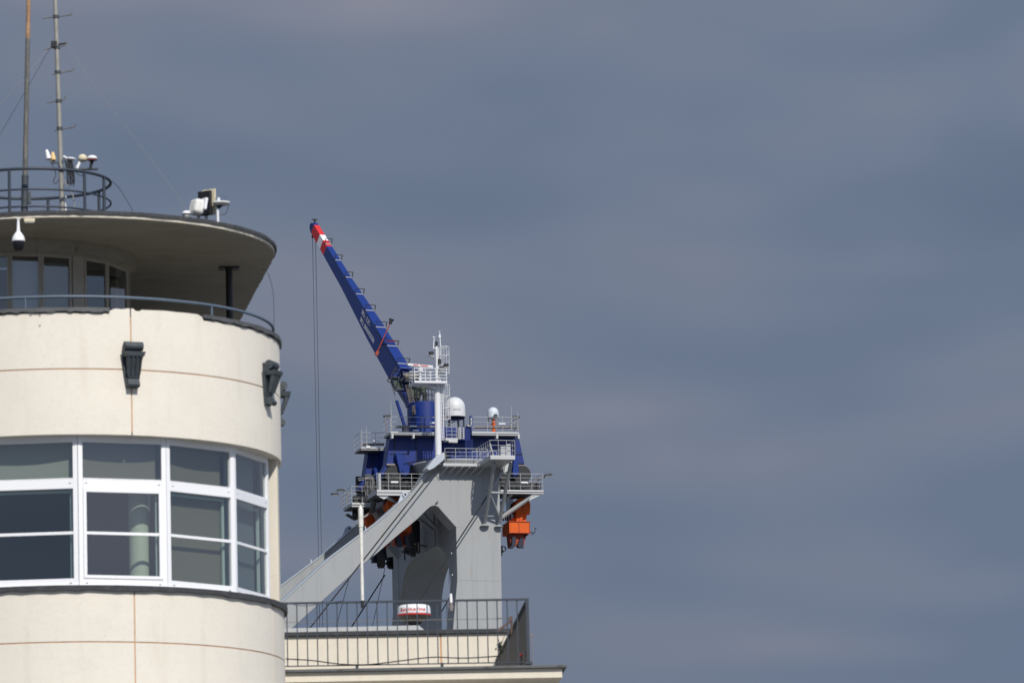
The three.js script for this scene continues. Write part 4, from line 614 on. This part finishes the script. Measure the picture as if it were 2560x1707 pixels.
// orange sheave blocks hung below the decks
{
  const mk = (label) => {
    const b = onZ(1298, 1262, ZA - 0.4), L = thing('sheave_block', label, 'pulley block', b, 'orange sheave blocks under the crane head'), z = ZA - 0.2, P = (x, y, k = 0) => onZ(x, y, z + k);
    const c = P(1307, 1263.5), r = 20.5 / S, arcp = []; for (let i = 0; i <= 16; i++) { const a = Math.PI * (1.02 - i / 16 * 1.04); arcp.push(V(c.x + r * Math.cos(a), c.y + r * Math.sin(a), 0)); }
    obj('wheel_cover', [prismXY([...arcp, P(1325, 1285), P(1292, 1286)], z - 0.5, z, 0.03)], mat.orange, L);
    obj('hub', [disc(c.clone().setZ(z + 0.03), 0.1, 0.08), box(0.03, 0.5, 0.03, V(c.x, c.y - 0.3, z + 0.01))], mat.orangeDark, L);
    obj('wheel', [disc(c.clone().setZ(z - 0.62), r * 0.97, 0.16), disc(c.clone().setZ(z - 0.95), r * 0.95, 0.3), disc(c.clone().setZ(z - 1.5), r * 0.95, 0.3)].flat(), mat.orange, L);
    obj('neck', [prismXY([P(1290, 1285), P(1318, 1285), P(1316, 1304), P(1292, 1304)], z - 0.9, z - 0.06, 0.03), disc(P(1304, 1299, -0.03), 0.17, 0.05), prismXY([P(1270, 1304), P(1290, 1290), P(1294, 1304)], z - 0.7, z - 0.3)], mat.orange, L);
    const bx0 = P(1271, 1304), bx1 = P(1324, 1334); const body = obj('box_frame', rbox(bx1.x - bx0.x, bx0.y - bx1.y, 2.1, V((bx0.x + bx1.x) / 2, (bx0.y + bx1.y) / 2, z + 0.2 - 1.05), 0.02), mat.orange, L);
    obj('box_trim', [box(bx1.x - bx0.x + 0.06, 0.05, 0.06, V((bx0.x + bx1.x) / 2, bx0.y - 0.02, z + 0.22)), box(bx1.x - bx0.x + 0.1, 0.05, 0.08, V((bx0.x + bx1.x) / 2, bx1.y + 0.02, z + 0.22)), box(0.04, bx0.y - bx1.y, 0.04, V((bx0.x + bx1.x) / 2 - 0.05, (bx0.y + bx1.y) / 2, z + 0.22)), box(0.05, bx0.y - bx1.y, 0.04, V(bx1.x - 0.05, (bx0.y + bx1.y) / 2, z + 0.22))], mat.orangeDark, body);
    obj('hanger', [prismXY([P(1276, 1335), P(1318, 1335), P(1311, 1365), P(1303, 1365), P(1297, 1356), P(1290, 1365), P(1279, 1365)], z - 1.2, z - 0.2), prismXY([P(1312, 1336), P(1325, 1335), P(1313, 1342)], z - 0.9, z - 0.2)], mat.orangeDark, L);
    obj('hook', [prismXY([P(1280, 1342), P(1290, 1342), P(1288, 1364), P(1282, 1371), P(1271, 1371), P(1278, 1364)], z - 0.18, z + 0.1, 0.02), prismXY([P(1300, 1345), P(1309, 1345), P(1308, 1366), P(1309, 1370), P(1297, 1370), P(1293, 1364)], z - 0.18, z + 0.1, 0.02)], mat.blueDark, L);
    const hc = P(1262, 1372, -1.4), hole = []; for (let i = 0; i < 12; i++) hole.push(V(hc.x - 0.06 + 0.13 * Math.cos(i / 12 * 6.283), hc.y + 0.17 * Math.sin(i / 12 * 6.283), 0)); obj('link', prismXY([P(1252, 1356), P(1266, 1358), P(1267, 1382), P(1262, 1387), P(1252, 1387)].map(p => p), z - 1.6, z - 1.3, 0.02, [hole]), mat.black, L);
    obj('rope_fall', [...Array(6)].map((_, i) => bar(P(1266 + i * 3.2, 1238, -1 - (i % 2) * 0.4), P(1268 + i * 3, 1304, -1 - (i % 2) * 0.4), 0.035, 0.035, 5)), mat.dark, L);
    obj('side_wheel', [0, 1, 2, 3].map(i => { const q = P(1258 + i * 6, 1290, -1.5 - i * 0.01); return disc(q.clone(), 0.36, 0.1, V(1, 0, 0.3).normalize(), 18); }), mat.orangeDark, L);
    return L;
  };
  const first = mk('orange sheave block hanging at the right end of the blue winch house');
  const dup = (dx, dy, dz, label, flip) => { const c = first.clone(); c.name = numbered('sheave_block'); c.userData = { ...first.userData, label }; c.scale.x = flip ? -1 : 1; const p = V(dx, dy, dz).applyAxisAngle(V(0, 1, 0), site.yaw); c.position.copy(first.position).add(p); scene.add(c); return c; };
  const p1 = onZ(994.5, 1262, ZA - 0.4), p0 = onZ(1298, 1262, ZA - 0.4);
  dup(p1.x - p0.x, 0, 0, 'orange sheave block partly hidden behind the near slanting grey leg', true);
  dup(p1.x - p0.x, 0, ZB - ZA, 'dark shaded orange sheave block farther back at the left end of the winch house', true);
  { const L = thing('hook_block', 'black wheel-like hook block hanging edge on below the left side of the crane', 'hook block', onZ(952, 1395, ZB + 2)), c = onZ(952, 1396, ZB + 2); const g = new THREE.CylinderGeometry(0.74, 0.74, 0.5, 28); g.rotateZ(Math.PI / 2); g.rotateY(-0.22); obj('wheel', [g.translate(c.x, c.y, c.z)], mat.black, L); const h = new THREE.CylinderGeometry(0.6, 0.6, 0.62, 28); h.rotateZ(Math.PI / 2); h.rotateY(-0.22); obj('hub', [h.translate(c.x, c.y, c.z)], mat.rubber, L);
    obj('yoke', [box(0.55, 0.9, 0.5, onZ(938, 1392, ZB + 1.8)), box(0.2, 1.6, 0.3, onZ(955, 1366, ZB + 1.8)), bar(onZ(955, 1366, ZB + 1.8), onZ(956, 1290, ZB + 1.8), 0.05)], mat.blueDark, L); }
}
// ------------------------------------------------------------------ small knuckle crane on the head
{
  const zc = ZA - 3.2, P = (x, y, k = 0) => onZ(x, y, zc + k);
  const L = thing('service_crane', 'slim blue service crane with its long boom raised up to the left', 'crane', P(1062, 1082));
  const c = P(1062, 1030), r = 46 / S, yt = P(1062, 1009).y, yb = P(1062, 1095).y;
  const ped = obj('pedestal', [lathe([[r, yb], [r, yt], [r - 0.1, yt + 0.02], [0.01, yt + 0.02]], V(c.x, 0, c.z), 16)], mat.blue, L);
  { // louvred vent
    const v = [P(1030, 1014, 1.25), P(1039, 1012, 1.3), P(1039.5, 1036, 1.3), P(1029.5, 1040, 1.25)]; const n = []; for (let i = 0; i < 8; i++) { const a = v[0].clone().lerp(v[3], (i + 0.6) / 8.2), b = v[1].clone().lerp(v[2], (i + 0.4) / 8.2); n.push(beam(a, b, 0.16, 0.025)); } obj('vent', [prismXY(v, zc + 1.08, zc + 1.14)], mat.blueDark, ped); n.forEach(g => obj('louvre', g, mat.steel, ped)); }
  // boom: axis from the knuckle up and away to the left
  const b0 = P(1006, 946, 0), tip = onZ(785, 564, 0); { const [o, d] = ray(783, 566); const zz = b0.z - 14; tip.copy(o.addScaledVector(d, (zz - o.z) / d.z)); }
  const ax = tip.clone().sub(b0), len = ax.length(); ax.normalize();
  const t = new THREE.Vector3().crossVectors(ax, V(0, 1, 0)).normalize(), n = new THREE.Vector3().crossVectors(t, ax);
  const pw = (s, l) => { for (let i = 1; i < l.length; i++) if (s <= l[i][0]) return mix(l[i - 1][1], l[i][1], (s - l[i - 1][0]) / (l[i][0] - l[i - 1][0])); return l[l.length - 1][1]; };
  const wAt = s => pw(s, [[0, 0.9], [0.3, 0.8], [0.62, 0.52], [1.1, 0.4]]), hAt = s => pw(s, [[0, 1.7], [0.3, 1.5], [0.62, 1.0], [1.1, 0.68]]);
  const sec = (s, u, v, dh = 0) => b0.clone().addScaledVector(ax, s * len).addScaledVector(t, u * wAt(s) / 2).addScaledVector(n, v * hAt(s) / 2 + dh);
  const seg = (s0, s1) => { const q = [-1, 1].flatMap(v => [sec(s0, -1, v), sec(s0, 1, v), sec(s1, 1, v), sec(s1, -1, v)]), I = [0, 2, 1, 0, 3, 2, 4, 5, 6, 4, 6, 7, 0, 1, 5, 0, 5, 4, 1, 2, 6, 1, 6, 5, 2, 3, 7, 2, 7, 6, 3, 0, 4, 3, 4, 7]; const g = new THREE.BufferGeometry(); g.setAttribute('position', new THREE.Float32BufferAttribute(I.flatMap(i => q[i].toArray()), 3)); g.computeVertexNormals(); return g; };
  const boom = obj('boom', [seg(0, 0.3), seg(0.3, 0.62), seg(0.62, 0.835)], mat.blueB, L);
  obj('boom_stripe', seg(0.835, 0.876), mat.red, boom); obj('boom_stripe', seg(0.876, 0.914), mat.white, boom); obj('boom_stripe', seg(0.914, 0.982), mat.red, boom);
  obj('edge_strip', [beam(sec(0, -1, 1, 0.02), sec(0.26, -1, 1, 0.02), 0.06, 0.05)], mat.blue, boom);
  const tp = sec(0.99, 0, 0); const hd = obj('boom_head', [(() => { const g = new THREE.CylinderGeometry(0.3, 0.3, 0.36, 24); g.applyQuaternion(new THREE.Quaternion().setFromUnitVectors(V(0, 1, 0), t)); const q = sec(1.0, 0, -0.1); return g.translate(q.x, q.y, q.z); })(), seg(0.982, 0.996)], mat.blue, L);
  obj('beacon', [bar(sec(1.0, 0.2, 0.6), sec(1.0, 0.2, 0.6).add(V(0, 0.35, 0)), 0.08, 0.08), box(0.42, 0.06, 0.2, sec(1.0, 0.2, 0.6).add(V(0, 0.36, 0)))], mat.dark, hd);
  for (let i = 0; i < 8; i++) { // hoops across the upper face
    const s = [0.849, 0.737, 0.62, 0.503, 0.389, 0.274, 0.15, 0.034][i], a = sec(s, -1.02, 1, 0.02), b = sec(s, 1.05, 1, 0.02), H2 = V(0, 0.42, 0), k = t.clone().multiplyScalar(0.12);
    const h = obj('hoop', [bar(a, a.clone().add(H2).addScaledVector(k, 0.3), 0.028), bar(b, b.clone().add(H2).add(k), 0.04), bar(a.clone().add(H2).addScaledVector(k, 0.3), b.clone().add(H2).add(k), 0.03)], mat.black, boom); obj('foot_bar', bar(a, b, 0.045), mat.rail, h);
  }
  { // load lettering on the left face
    const o1 = sec(0.41, -1, 0.22), o2 = sec(0.40, -1, -0.6), u = ax.clone().negate(), lift = 0.03;
    const off = t.clone().negate();
    obj('lettering', [letters('WLL : 7.5T - 30m / 10.0T - 20m', 0.36, o1.addScaledVector(off, 0.02), u.clone().multiplyScalar(0.7), n, lift), letters('WLL (MANRIDING) : 1.2T - 30m', 0.36, o2.addScaledVector(off, 0.03), u.clone().multiplyScalar(0.74), n, lift)], mat.white, boom);
  }
  const zq = sec(0.17, -1, 0).z + 1.3, Q = (x, y) => onZ(x, y, zq);
  obj('marker_pole', [bar(Q(942, 882), Q(975, 808), 0.04), box(0.22, 0.34, 0.22, Q(942, 883), 0, 0, -0.4), bar(Q(955, 852), sec(0.2, -1, 0.2), 0.04)], mat.orangeDark, L); obj('pole_lamp', [bar(Q(975, 809), Q(978, 800), 0.13), bar(Q(978, 800), Q(978.6, 798), 0.2)], mat.black, L); obj('marker_bar', bar(sec(0.165, -1.05, 1.02, 0.25), sec(0.165, 0.7, 1.02, 0.25), 0.05), mat.red, L);
  // lower limb, winch, gantry, cage, ladder
  obj('lower_boom', prismXY([P(972, 944), P(975, 950), P(997, 978), P(1016, 1009), P(1018, 1018), P(1036, 1012), P(1032, 990), P(1021, 958), P(1016, 930), P(1000, 925)], zc - 0.5, zc + 0.4, 0.03), mat.blue, L);
  obj('winch_drum', [bar(P(1010, 942, 0.9), P(1040, 942, 0.9), 0.34, 0.34, 20)], mat.brown, L); obj('winch_flange', [bar(P(1004, 942, 0.9), P(1010, 942, 0.9), 0.46, 0.46, 20), bar(P(1040, 942, 0.9), P(1044, 942, 0.9), 0.46, 0.46, 20), beam(P(998, 952, 0.9), P(1044, 954, 0.9), 0.5, 0.16), box(0.12, 0.14, 0.12, P(1005, 947, 1.4))], mat.blueDark, L);
  obj('winch_gantry', [bar(P(1000, 920, 0.9), P(1038, 922, 0.9), 0.08), bar(P(1000, 920, 0.9), P(994, 940, 0.9), 0.07), bar(P(1038, 921, 0.9), P(1042, 935, 0.9), 0.07), bar(P(1018, 921, 0.9), P(1031, 934, 0.9), 0.03)], mat.blue, L);
  const cg = [P(990, 916, 1.1), P(976, 942, 1.1), P(988, 975, 1.1), P(1009, 974, 1.1), P(998, 944, 1.1)]; const cage = obj('cage_panel', prismXY([P(977, 944, 1.0), P(989, 974, 1.0), P(1009, 972, 1.0), P(998, 944, 1.0)], zc + 0.85, zc + 0.95), mat.green, L);
  obj('cage_bar', [bar(cg[0], cg[1], 0.06), bar(cg[1], cg[2], 0.07), bar(cg[2], cg[3], 0.09), bar(cg[3], cg[4], 0.05), bar(cg[1], cg[4], 0.06), bar(cg[2], cg[4], 0.05), bar(P(981, 932, 1.1), P(997, 933, 1.1), 0.04), bar(P(985, 924, 1.1), P(1000, 926, 1.1), 0.04), bar(P(989, 975, 1.1), P(1001, 936, 1.1), 0.05)], mat.blueDark, cage);
  obj('ladder_cage', [...Array(9)].map((_, i) => { const p = P(1020 + i * 1.1, 964 + i * 5, 0.9); return new THREE.TorusGeometry(0.26, 0.016, 5, 14).rotateX(1.57).translate(p.x, p.y, p.z); }).concat([bar(P(1014, 962, 0.9), P(1024, 1008, 0.9), 0.025), bar(P(1026, 962, 0.9), P(1036, 1008, 0.9), 0.02)]), mat.steel, L);
  obj('machine_box', [box(0.9, 1.2, 0.8, P(1030, 976, 0.2)), box(1.1, 0.9, 0.8, P(1044, 968, -0.3)), box(0.5, 1.6, 0.6, P(1036, 992, 0))], mat.green, L);
  obj('machine_frame', [bar(P(1026, 1004, 0.6), P(1058, 958, 0.6), 0.05), bar(P(1040, 974, 0.6), P(1056, 974, 0.6), 0.08), bar(P(1040, 976, 0.6), P(1044, 1006, 0.6), 0.06), bar(P(1054, 976, 0.6), P(1046, 1004, 0.6), 0.06), box(0.3, 0.9, 0.3, P(1062, 996, 0.4)), bar(P(1058, 958, 0.6), P(1060, 966, 0.6), 0.05)], mat.dark, L);
  const ry = yt + 0.02, rr = [P(1040, 1008, 0.9), P(1064, 1008, 1.1), P(1096, 1008, 0.6)].map(p => p.setY(ry)); const rg = railing(L, rr, 1.35, mat.dark, 3, 0.55, 0.035);
  railing(L, [P(1048, 1008, -1.0), P(1094, 1008, -1.0)].map(p => p.setY(ry)), 1.3, mat.dark, 3, 0.8, 0.03);
  obj('luffing_ram', bar(P(991, 1001, 0.7), P(1012, 1068, 0.7), 0.115, 0.13, 14), mat.blue, L); obj('ram_rod', [bar(P(977, 956, 0.7), P(991, 1001, 0.7), 0.06, 0.06, 12), bar(P(974, 951, 0.4), P(974, 951, 1.0), 0.12)], mat.chrome, L); 
  obj('ram_lug', [bar(P(973, 951, 0.2), P(979, 951, 1.0), 0.17), box(0.4, 0.5, 0.5, P(1013, 1072, 0.7)), bar(P(954, 908, 0.2), P(957, 911, 0.2), 0.1)], mat.blueDark, L);
  // hoist rope falls from the tip
  const h1 = sec(1.0, 0.1, -0.9), h2 = sec(0.962, 0.1, -1);
  const drop = (p, x, y, label) => { const e = p.clone().setY(8), q = thing('hoist_rope', label, 'rope', e); obj('rope', bar(e, p, 0.02, 0.02, 6), mat.wireDark, q); return q; };
  drop(h1, 0, 0, 'left of two thin ropes hanging straight down from the boom tip'); drop(h2, 0, 0, 'right of two thin ropes hanging straight down from the boom tip');
  obj('rope_guide', [bar(sec(1.0, 0.1, -0.2), h1.clone().add(V(0, -0.5, 0)), 0.06), box(0.12, 0.22, 0.12, h1.clone().add(V(0, -0.5, 0)))], mat.dark, L);
}
// ------------------------------------------------------------------ white signal mast
{
  const z = 0.25, P = (x, y, k = 0) => onZ(x, y, z + k), b = P(1095, 1150), L = thing('signal_mast', 'white tubular signal mast with railed platform and caged ladder', 'mast', b), sx = 0.46 / 16;
  obj('lower_tube', [bar(P(1096, 1155), P(1092.6, 956), 0.245, 0.225, 24), disc(P(1096, 1136), 0.27, 0.1, V(0, 1, 0))], mat.mast, L);
  obj('upper_tube', [bar(P(1092.6, 957), P(1091, 866), 0.1, 0.09, 18)], mat.mast, L);
  const p0 = P(1036, 957, 0.9), p1 = P(1118, 956, 0.9), py = P(1076, 952, 0.9).y;
  const pl = obj('platform', [rbox(p1.x - p0.x, 0.17, 1.8, V((p0.x + p1.x) / 2, py - 0.08, z), 0.02)], mat.mast, L);
  const pb = zip([[1036, 958], [1052, 958], [1072, 966], [1088, 968], [1088, 976], [1064, 967]], z); obj('platform_bracket', [prismXY(pb, z - 0.3, z - 0.2), prismXY(pb, z + 0.2, z + 0.3)], mat.mast, pl);
  railing(pl, [V(p0.x + 0.03, py, z - 0.85), V(p0.x + 0.03, py, z + 0.85), V(p1.x - 0.03, py, z + 0.85), V(p1.x - 0.03, py, z - 0.85)], 0.92, mat.mast, 4, 0.95, 0.03); railing(pl, [V(p0.x + 0.03, py, z - 0.85), V(p1.x - 0.03, py, z - 0.85)], 0.92, mat.mast, 4, 0.95, 0.03);
  // ladder with safety cage, upper and lower
  const cage = (xa, ya, xb, yb, w, name) => { const g = [], a = P(xa, ya), d = P(xb, yb), wm = w / S, nb = 6; const hoops = Math.round((a.y - d.y) / 0.75); const hz2 = (q, f) => V(q.x + wm / 2 - wm / 2 * Math.cos(f), q.y, q.z + wm * 0.5 * Math.sin(f)); for (let i = 0; i <= hoops; i++) { const q = d.clone().lerp(a, i / hoops), pts = []; for (let k = 0; k <= 10; k++) pts.push(hz2(q, 0.35 + k / 10 * 5.6)); g.push(tube(pts, 0.024, 20, 4)); } for (let k = 0; k < nb; k++) { const f = 0.9 + k / (nb - 1) * 4.5; g.push(bar(hz2(d, f), hz2(a, f), 0.02, 0.02, 4)); } obj('safety_cage', g, mat.mast, L); };
  cage(1097, 867, 1098, 934, 26, 'upper'); cage(1106, 962, 1108.5, 1048, 18, 'lower');
  const ladder = (x0, y0, x1, y1) => { const g = [], n2 = Math.round((y1 - y0) / 9); for (const k of [-2.2, 2.2]) g.push(bar(P(x0 + k, y0, 0.1), P(x1 + k, y1, 0.1), 0.035, 0.035, 5)); for (let i = 0; i <= n2; i++) { const f = i / n2; g.push(bar(P(mix(x0, x1, f) - 2.2, mix(y0, y1, f), 0.1), P(mix(x0, x1, f) + 2.2, mix(y0, y1, f), 0.1), 0.022, 0.022, 5)); } obj('ladder', g, mat.mast, L); };
  ladder(1098, 870, 1099, 952); ladder(1103.5, 960, 1107.5, 1100);
  obj('lamp_pole', [bar(P(1083, 871), P(1085, 846), 0.04), bar(P(1083, 871), P(1091, 870), 0.04), box(0.2, 0.06, 0.14, P(1084, 843)), bar(P(1101, 868), P(1099, 832), 0.045), box(0.16, 0.2, 0.16, P(1098.5, 841)), box(0.13, 0.05, 0.13, P(1098, 829))], mat.mast, L);
  obj('masthead_lamp', [bar(P(1091, 864), P(1091, 856), 0.09, 0.09, 12), bar(P(1091, 866), P(1091, 864), 0.05), disc(P(1091, 855), 0.1, 0.05, V(0, 1, 0))], mat.dark, L);
  for (const [x, y] of [[1078, 887], [1104, 924], [1115, 917]]) { const c = P(x, y, 0.4), q = obj('navigation_lamp', [rbox(0.32, 0.16, 0.3, c.clone().add(V(0, 0.1, 0)), 0.03), rbox(0.34, 0.06, 0.32, c.clone().add(V(0, 0.2, 0)), 0.02)], mat.dark, L); obj('lamp_tray', [box(0.36, 0.05, 0.34, c.clone().add(V(0.0, -0.05, 0))), bar(c.clone().add(V(0, -0.05, 0)), P(x + (1092 - x) * 0.5, y + 11, 0.2), 0.04), box(0.25, 0.13, 0.24, c.clone().add(V(0.08, -0.12, 0)))], mat.rail, q); }
  obj('black_box', [box(0.14, 0.36, 0.2, P(1098, 903, 0.2)), box(0.06, 0.3, 0.06, P(1102, 904, 0.2))], mat.dark, L);
  // radar
  const rb = P(1051, 950, 0.3), RD = thing('bar_radar', 'white bar radar with red stripes turning on the signal mast platform', 'radar', rb);
  obj('radar_post', [bar(P(1050, 951, 0.3), P(1050.5, 930, 0.3), 0.075, 0.075, 12), box(0.2, 0.1, 0.2, P(1050, 948, 0.3))], mat.mast, RD); obj('gearbox', [lathe([[0.12, -0.18], [0.2, -0.1], [0.2, 0.1], [0.17, 0.16], [0.06, 0.18], [0.06, 0.24]], P(1051, 925, 0.3), 18)], mat.mast, RD);
  const ba = P(1018, 911.5, 0.3), bb = P(1082, 917.5, 0.3), d = bb.clone().sub(ba); const rzz = Math.atan2(d.y, d.x), bl = d.length(), bc = ba.clone().lerp(bb, 0.5); const bm = obj('scanner_bar', rbox(bl, 0.19, 0.24, bc, 0.06, 0, 0, rzz), mat.mast, RD); const st = (f, w2) => box(w2, 0.07, 0.02, ba.clone().lerp(bb, f).add(V(0, 0.02, 0.122)), 0, 0, rzz); obj('red_stripe', [st(0.32, 0.4), st(0.64, 0.58)], mat.red, bm); obj('end_cap', box(0.12, 0.12, 0.2, ba.clone().lerp(bb, 0.02)), mat.steel, bm);
}
// ------------------------------------------------------------------ radomes, aerials, floodlights
{
  const dome = (x, yTop, yBot, w, z, label, m) => { const c = onZ(x, yBot, z), h = (yBot - yTop) / S, r = w / 2 / S, L = thing('radome', label, 'radome', c); const prof = [[r * 0.98, 0]]; prof.push([r, 0.05], [r * 0.985, h - r * 1.02]); for (let i = 1; i <= 12; i++) { const a = i / 12 * Math.PI / 2; prof.push([Math.max(0.001, r * 0.985 * Math.cos(a)), h - r * 1.02 + r * 1.02 * Math.sin(a)]); } obj('shell', lathe(prof, c, 40), m, L); return [L, c, r, h]; };
  { const [L, c, r] = dome(1137, 991, 1043, 55, ZA - 1.4, 'large white satellite radome on dark legs right of the signal mast', mat.radome);
    obj('base_ring', lathe([[0.001, -0.1], [r * 0.8, -0.16], [r * 0.97, -0.02], [r * 0.97, 0.0]], c, 36), mat.black, L);
    for (const [x, zz] of [[-0.55, 0.3], [0.15, 0.5], [0.62, 0.2], [0.35, -0.5], [-0.3, -0.5]]) obj('leg', bar(c.clone().add(V(x, -0.1, zz)), c.clone().add(V(x, -0.85, zz)), 0.055), mat.blueDark, L); obj('leg_brace', bar(c.clone().add(V(-0.5, -0.6, 0.4)), c.clone().add(V(0.15, -0.15, 0.5)), 0.035), mat.dark, L);
    const tg = new THREE.ShapeGeometry(font.generateShapes('VSATLAN', 0.1), 2); tg.computeBoundingBox(); const w2 = tg.boundingBox.max.x, p = tg.attributes.position; for (let i = 0; i < p.count; i++) { const a = (p.getX(i) - w2 / 2) / r + 0.0; p.setXYZ(i, c.x + (r + 0.006) * Math.sin(a - 0.05), c.y + 0.42 + p.getY(i), c.z + (r + 0.006) * Math.cos(a - 0.05)); } tg.computeVertexNormals(); obj('lettering', tg, mat.steel, L); }
  { const [L, c, r] = dome(1233, 1017, 1043, 29, ZA - 1.0, 'small pale radome on an orange post at the right end of the crane head', mat.radomeB);
    obj('base', lathe([[0.12, -0.18], [0.3, -0.1], [r * 0.96, -0.01], [r * 0.96, 0]], c, 28), mat.radome, L); obj('post', bar(c.clone().add(V(0.02, -1.15, 0)), c.clone().add(V(0.02, -0.14, 0)), 0.115, 0.115, 16), mat.orange, L); obj('post_pipe', bar(c.clone().add(V(-0.14, -1.1, 0)), c.clone().add(V(-0.14, -0.3, 0)), 0.05), mat.steel, L); obj('bracket', [bar(c.clone().add(V(-0.45, -0.05, 0.2)), c.clone().add(V(-0.45, -0.36, 0.2)), 0.05), bar(c.clone().add(V(-0.45, -0.36, 0.2)), c.clone().add(V(0, -0.4, 0.2)), 0.035)], mat.dark, L); }
  const whip = (x0, y0, x1, y1, z, label) => { const a = onZ(x0, y0, z), b = onZ(x1, y1, z), L = thing('whip_antenna', label, 'antenna', a, 'thin whip antennas on the crane'); obj('rod', bar(a, b, 0.035, 0.015, 6), mat.rail, L); obj('socket', bar(a, a.clone().lerp(b, 0.08), 0.05), mat.steel, L); };
  const zt = ZA + 0.5; whip(979, 1080, 977, 1003, zt, 'tall thin whip antenna at the left end of the top deck'); whip(1279, 1079, 1278, 1015, zt, 'tall thin whip antenna near the right end of the top deck'); whip(1294, 1079, 1294, 1029, zt, 'short thin whip antenna at the right corner of the top deck'); whip(905, 1118, 904, 1072, zt - 7, 'short thin whip antenna on the left rear deck corner'); whip(917, 1118, 915, 1065, zt - 7, 'taller thin whip antenna on the left rear deck');
  const flood = (x0, y0, pts, hx, hy, z, label, ang = 0.15, w2 = 0.42) => { const L = thing('flood_lamp', label, 'lamp', onZ(x0, y0, z), 'flood lamps on the crane decks'); obj('arm', tube([onZ(x0, y0, z), ...pts.map(p => onZ(p[0], p[1], z))], 0.035, 20, 5), mat.steel, L); const h = new THREE.SphereGeometry(0.16, 12, 8); h.scale(w2 / 0.16 * 0.75, 0.75, 1); h.rotateZ(ang); const c = onZ(hx, hy, z); obj('lamp_head', h.translate(c.x, c.y, c.z), mat.deck, L); obj('lens', box(w2 * 0.9, 0.03, 0.2, c.clone().add(V(0, -0.1, 0)), 0, 0, ang), mat.rail, L); };
  flood(852, 1268, [[852, 1252], [846, 1246.5], [840, 1235]].slice(0, 2).concat([[852, 1240], [842, 1235]]).slice(2), 836, 1234.5, ZB + 1.3, 'street style flood lamp reaching farthest left from the lower rear deck', 0.05);
  flood(867, 1262, [[867, 1230], [863, 1224.5], [856, 1224.5]], 851, 1225, ZB + 1.3, 'street style flood lamp second from the left on the lower rear deck', 0.05);
  flood(914, 1240, [[914, 1204], [911, 1197], [902, 1196.5]], 902, 1197, ZA - 1.4, 'flood lamp on a bent post at the back corner of the left lower deck', 0.1);
  flood(929, 1232, [[931, 1196], [928, 1189], [921, 1188]], 919, 1189, ZA - 0.4, 'flood lamp on a bent post on the left lower deck', 0.1);
  flood(968, 1080, [[964, 1062], [963, 1052], [968, 1046]], 967, 1040, ZA + 0.3, 'dark flood lamp above the left corner of the top deck', 0.08);
  flood(1295, 1078, [[1296, 1060], [1294, 1048], [1290, 1044]], 1290, 1042.5, ZA + 0.3, 'dark flood lamp above the right corner of the top deck', -0.05);
  flood(1240, 1079, [[1241, 1060], [1240, 1042]], 1239, 1038.5, ZA + 0.64, 'small flood lamp on a post in front of the small radome', 0, 0.22);
  flood(1316, 1212, [[1336, 1199], [1352, 1193], [1362, 1188]], 1367, 1187.5, ZA + 1.3, 'dark lamp on a slanting arm at the far right deck corner', 0.3, 0.34);
  flood(1325, 1222, [[1344, 1200], [1358, 1195], [1370, 1188]], 1376, 1186.5, ZA + 1.2, 'dark lamp reaching out farthest right from the lower deck', 0.2, 0.22);
  { const a = onZ(1326, 1330, ZA), L = thing('hook_bracket', 'thin bent bracket sticking out right of the orange block', 'bracket', a); obj('bracket_rod', [tube([a, onZ(1332, 1332, ZA), onZ(1337, 1331, ZA)], 0.04, 8, 5), bar(onZ(1337, 1331, ZA), onZ(1338, 1321, ZA), 0.025), box(0.14, 0.06, 0.06, onZ(1339, 1320.5, ZA)), new THREE.TorusGeometry(0.07, 0.015, 5, 12).translate(onZ(1331, 1334, ZA).x, onZ(1331, 1334, ZA).y, ZA)], mat.dark, L); }
}
// ------------------------------------------------------------------ stay ropes
{
  const rope = (a, b, za, zb, label, r = 0.055) => { const p = onZ(a[0], a[1], za), q = onZ(b[0], b[1], zb), d = q.clone().sub(p), k = d.y < 0 ? (q.y - 6) / -d.y : 0; const e = q.clone().addScaledVector(d, Math.max(0, k)); const L = thing('stay_rope', label, 'rope', e); obj('rope', bar(e, p, r, r, 8), mat.rubber, L); };
  rope([1106, 1148], [772, 1573], 0.9, 0.9, 'thick dark stay rope running along the near slanting leg', 0.05);
  rope([1268, 1164], [1003, 1569], 0.8, 0.8, 'thick dark stay rope crossing the near grey column to the lower left', 0.05);
  rope([1140, 1466], [1075, 1578], -19.0, -19.0, 'dark rope running down left beside the near column foot', 0.045);
  rope([962, 1437], [876, 1571], FAR + 0.9, FAR + 0.9, 'dark rope slanting down left beside the far column', 0.05);
  rope([962, 1420], [930, 1569], FAR + 0.5, FAR + 0.5, 'thin steep rope beside the far column', 0.022);
  rope([872, 1446], [839, 1571], FAR + 0.5, FAR + 0.5, 'thin steep rope under the far slanting leg', 0.022);
  { const a = onZ(1008, 1160, ZA + 0.4), b = onZ(1080, 1145, 0.2), L = thing('guide_rope', 'dark rope from the blue arm to the pale guide box', 'rope', a); obj('rope', bar(a, b, 0.04), mat.dark, L); }
}
renderer.render(scene, camera);
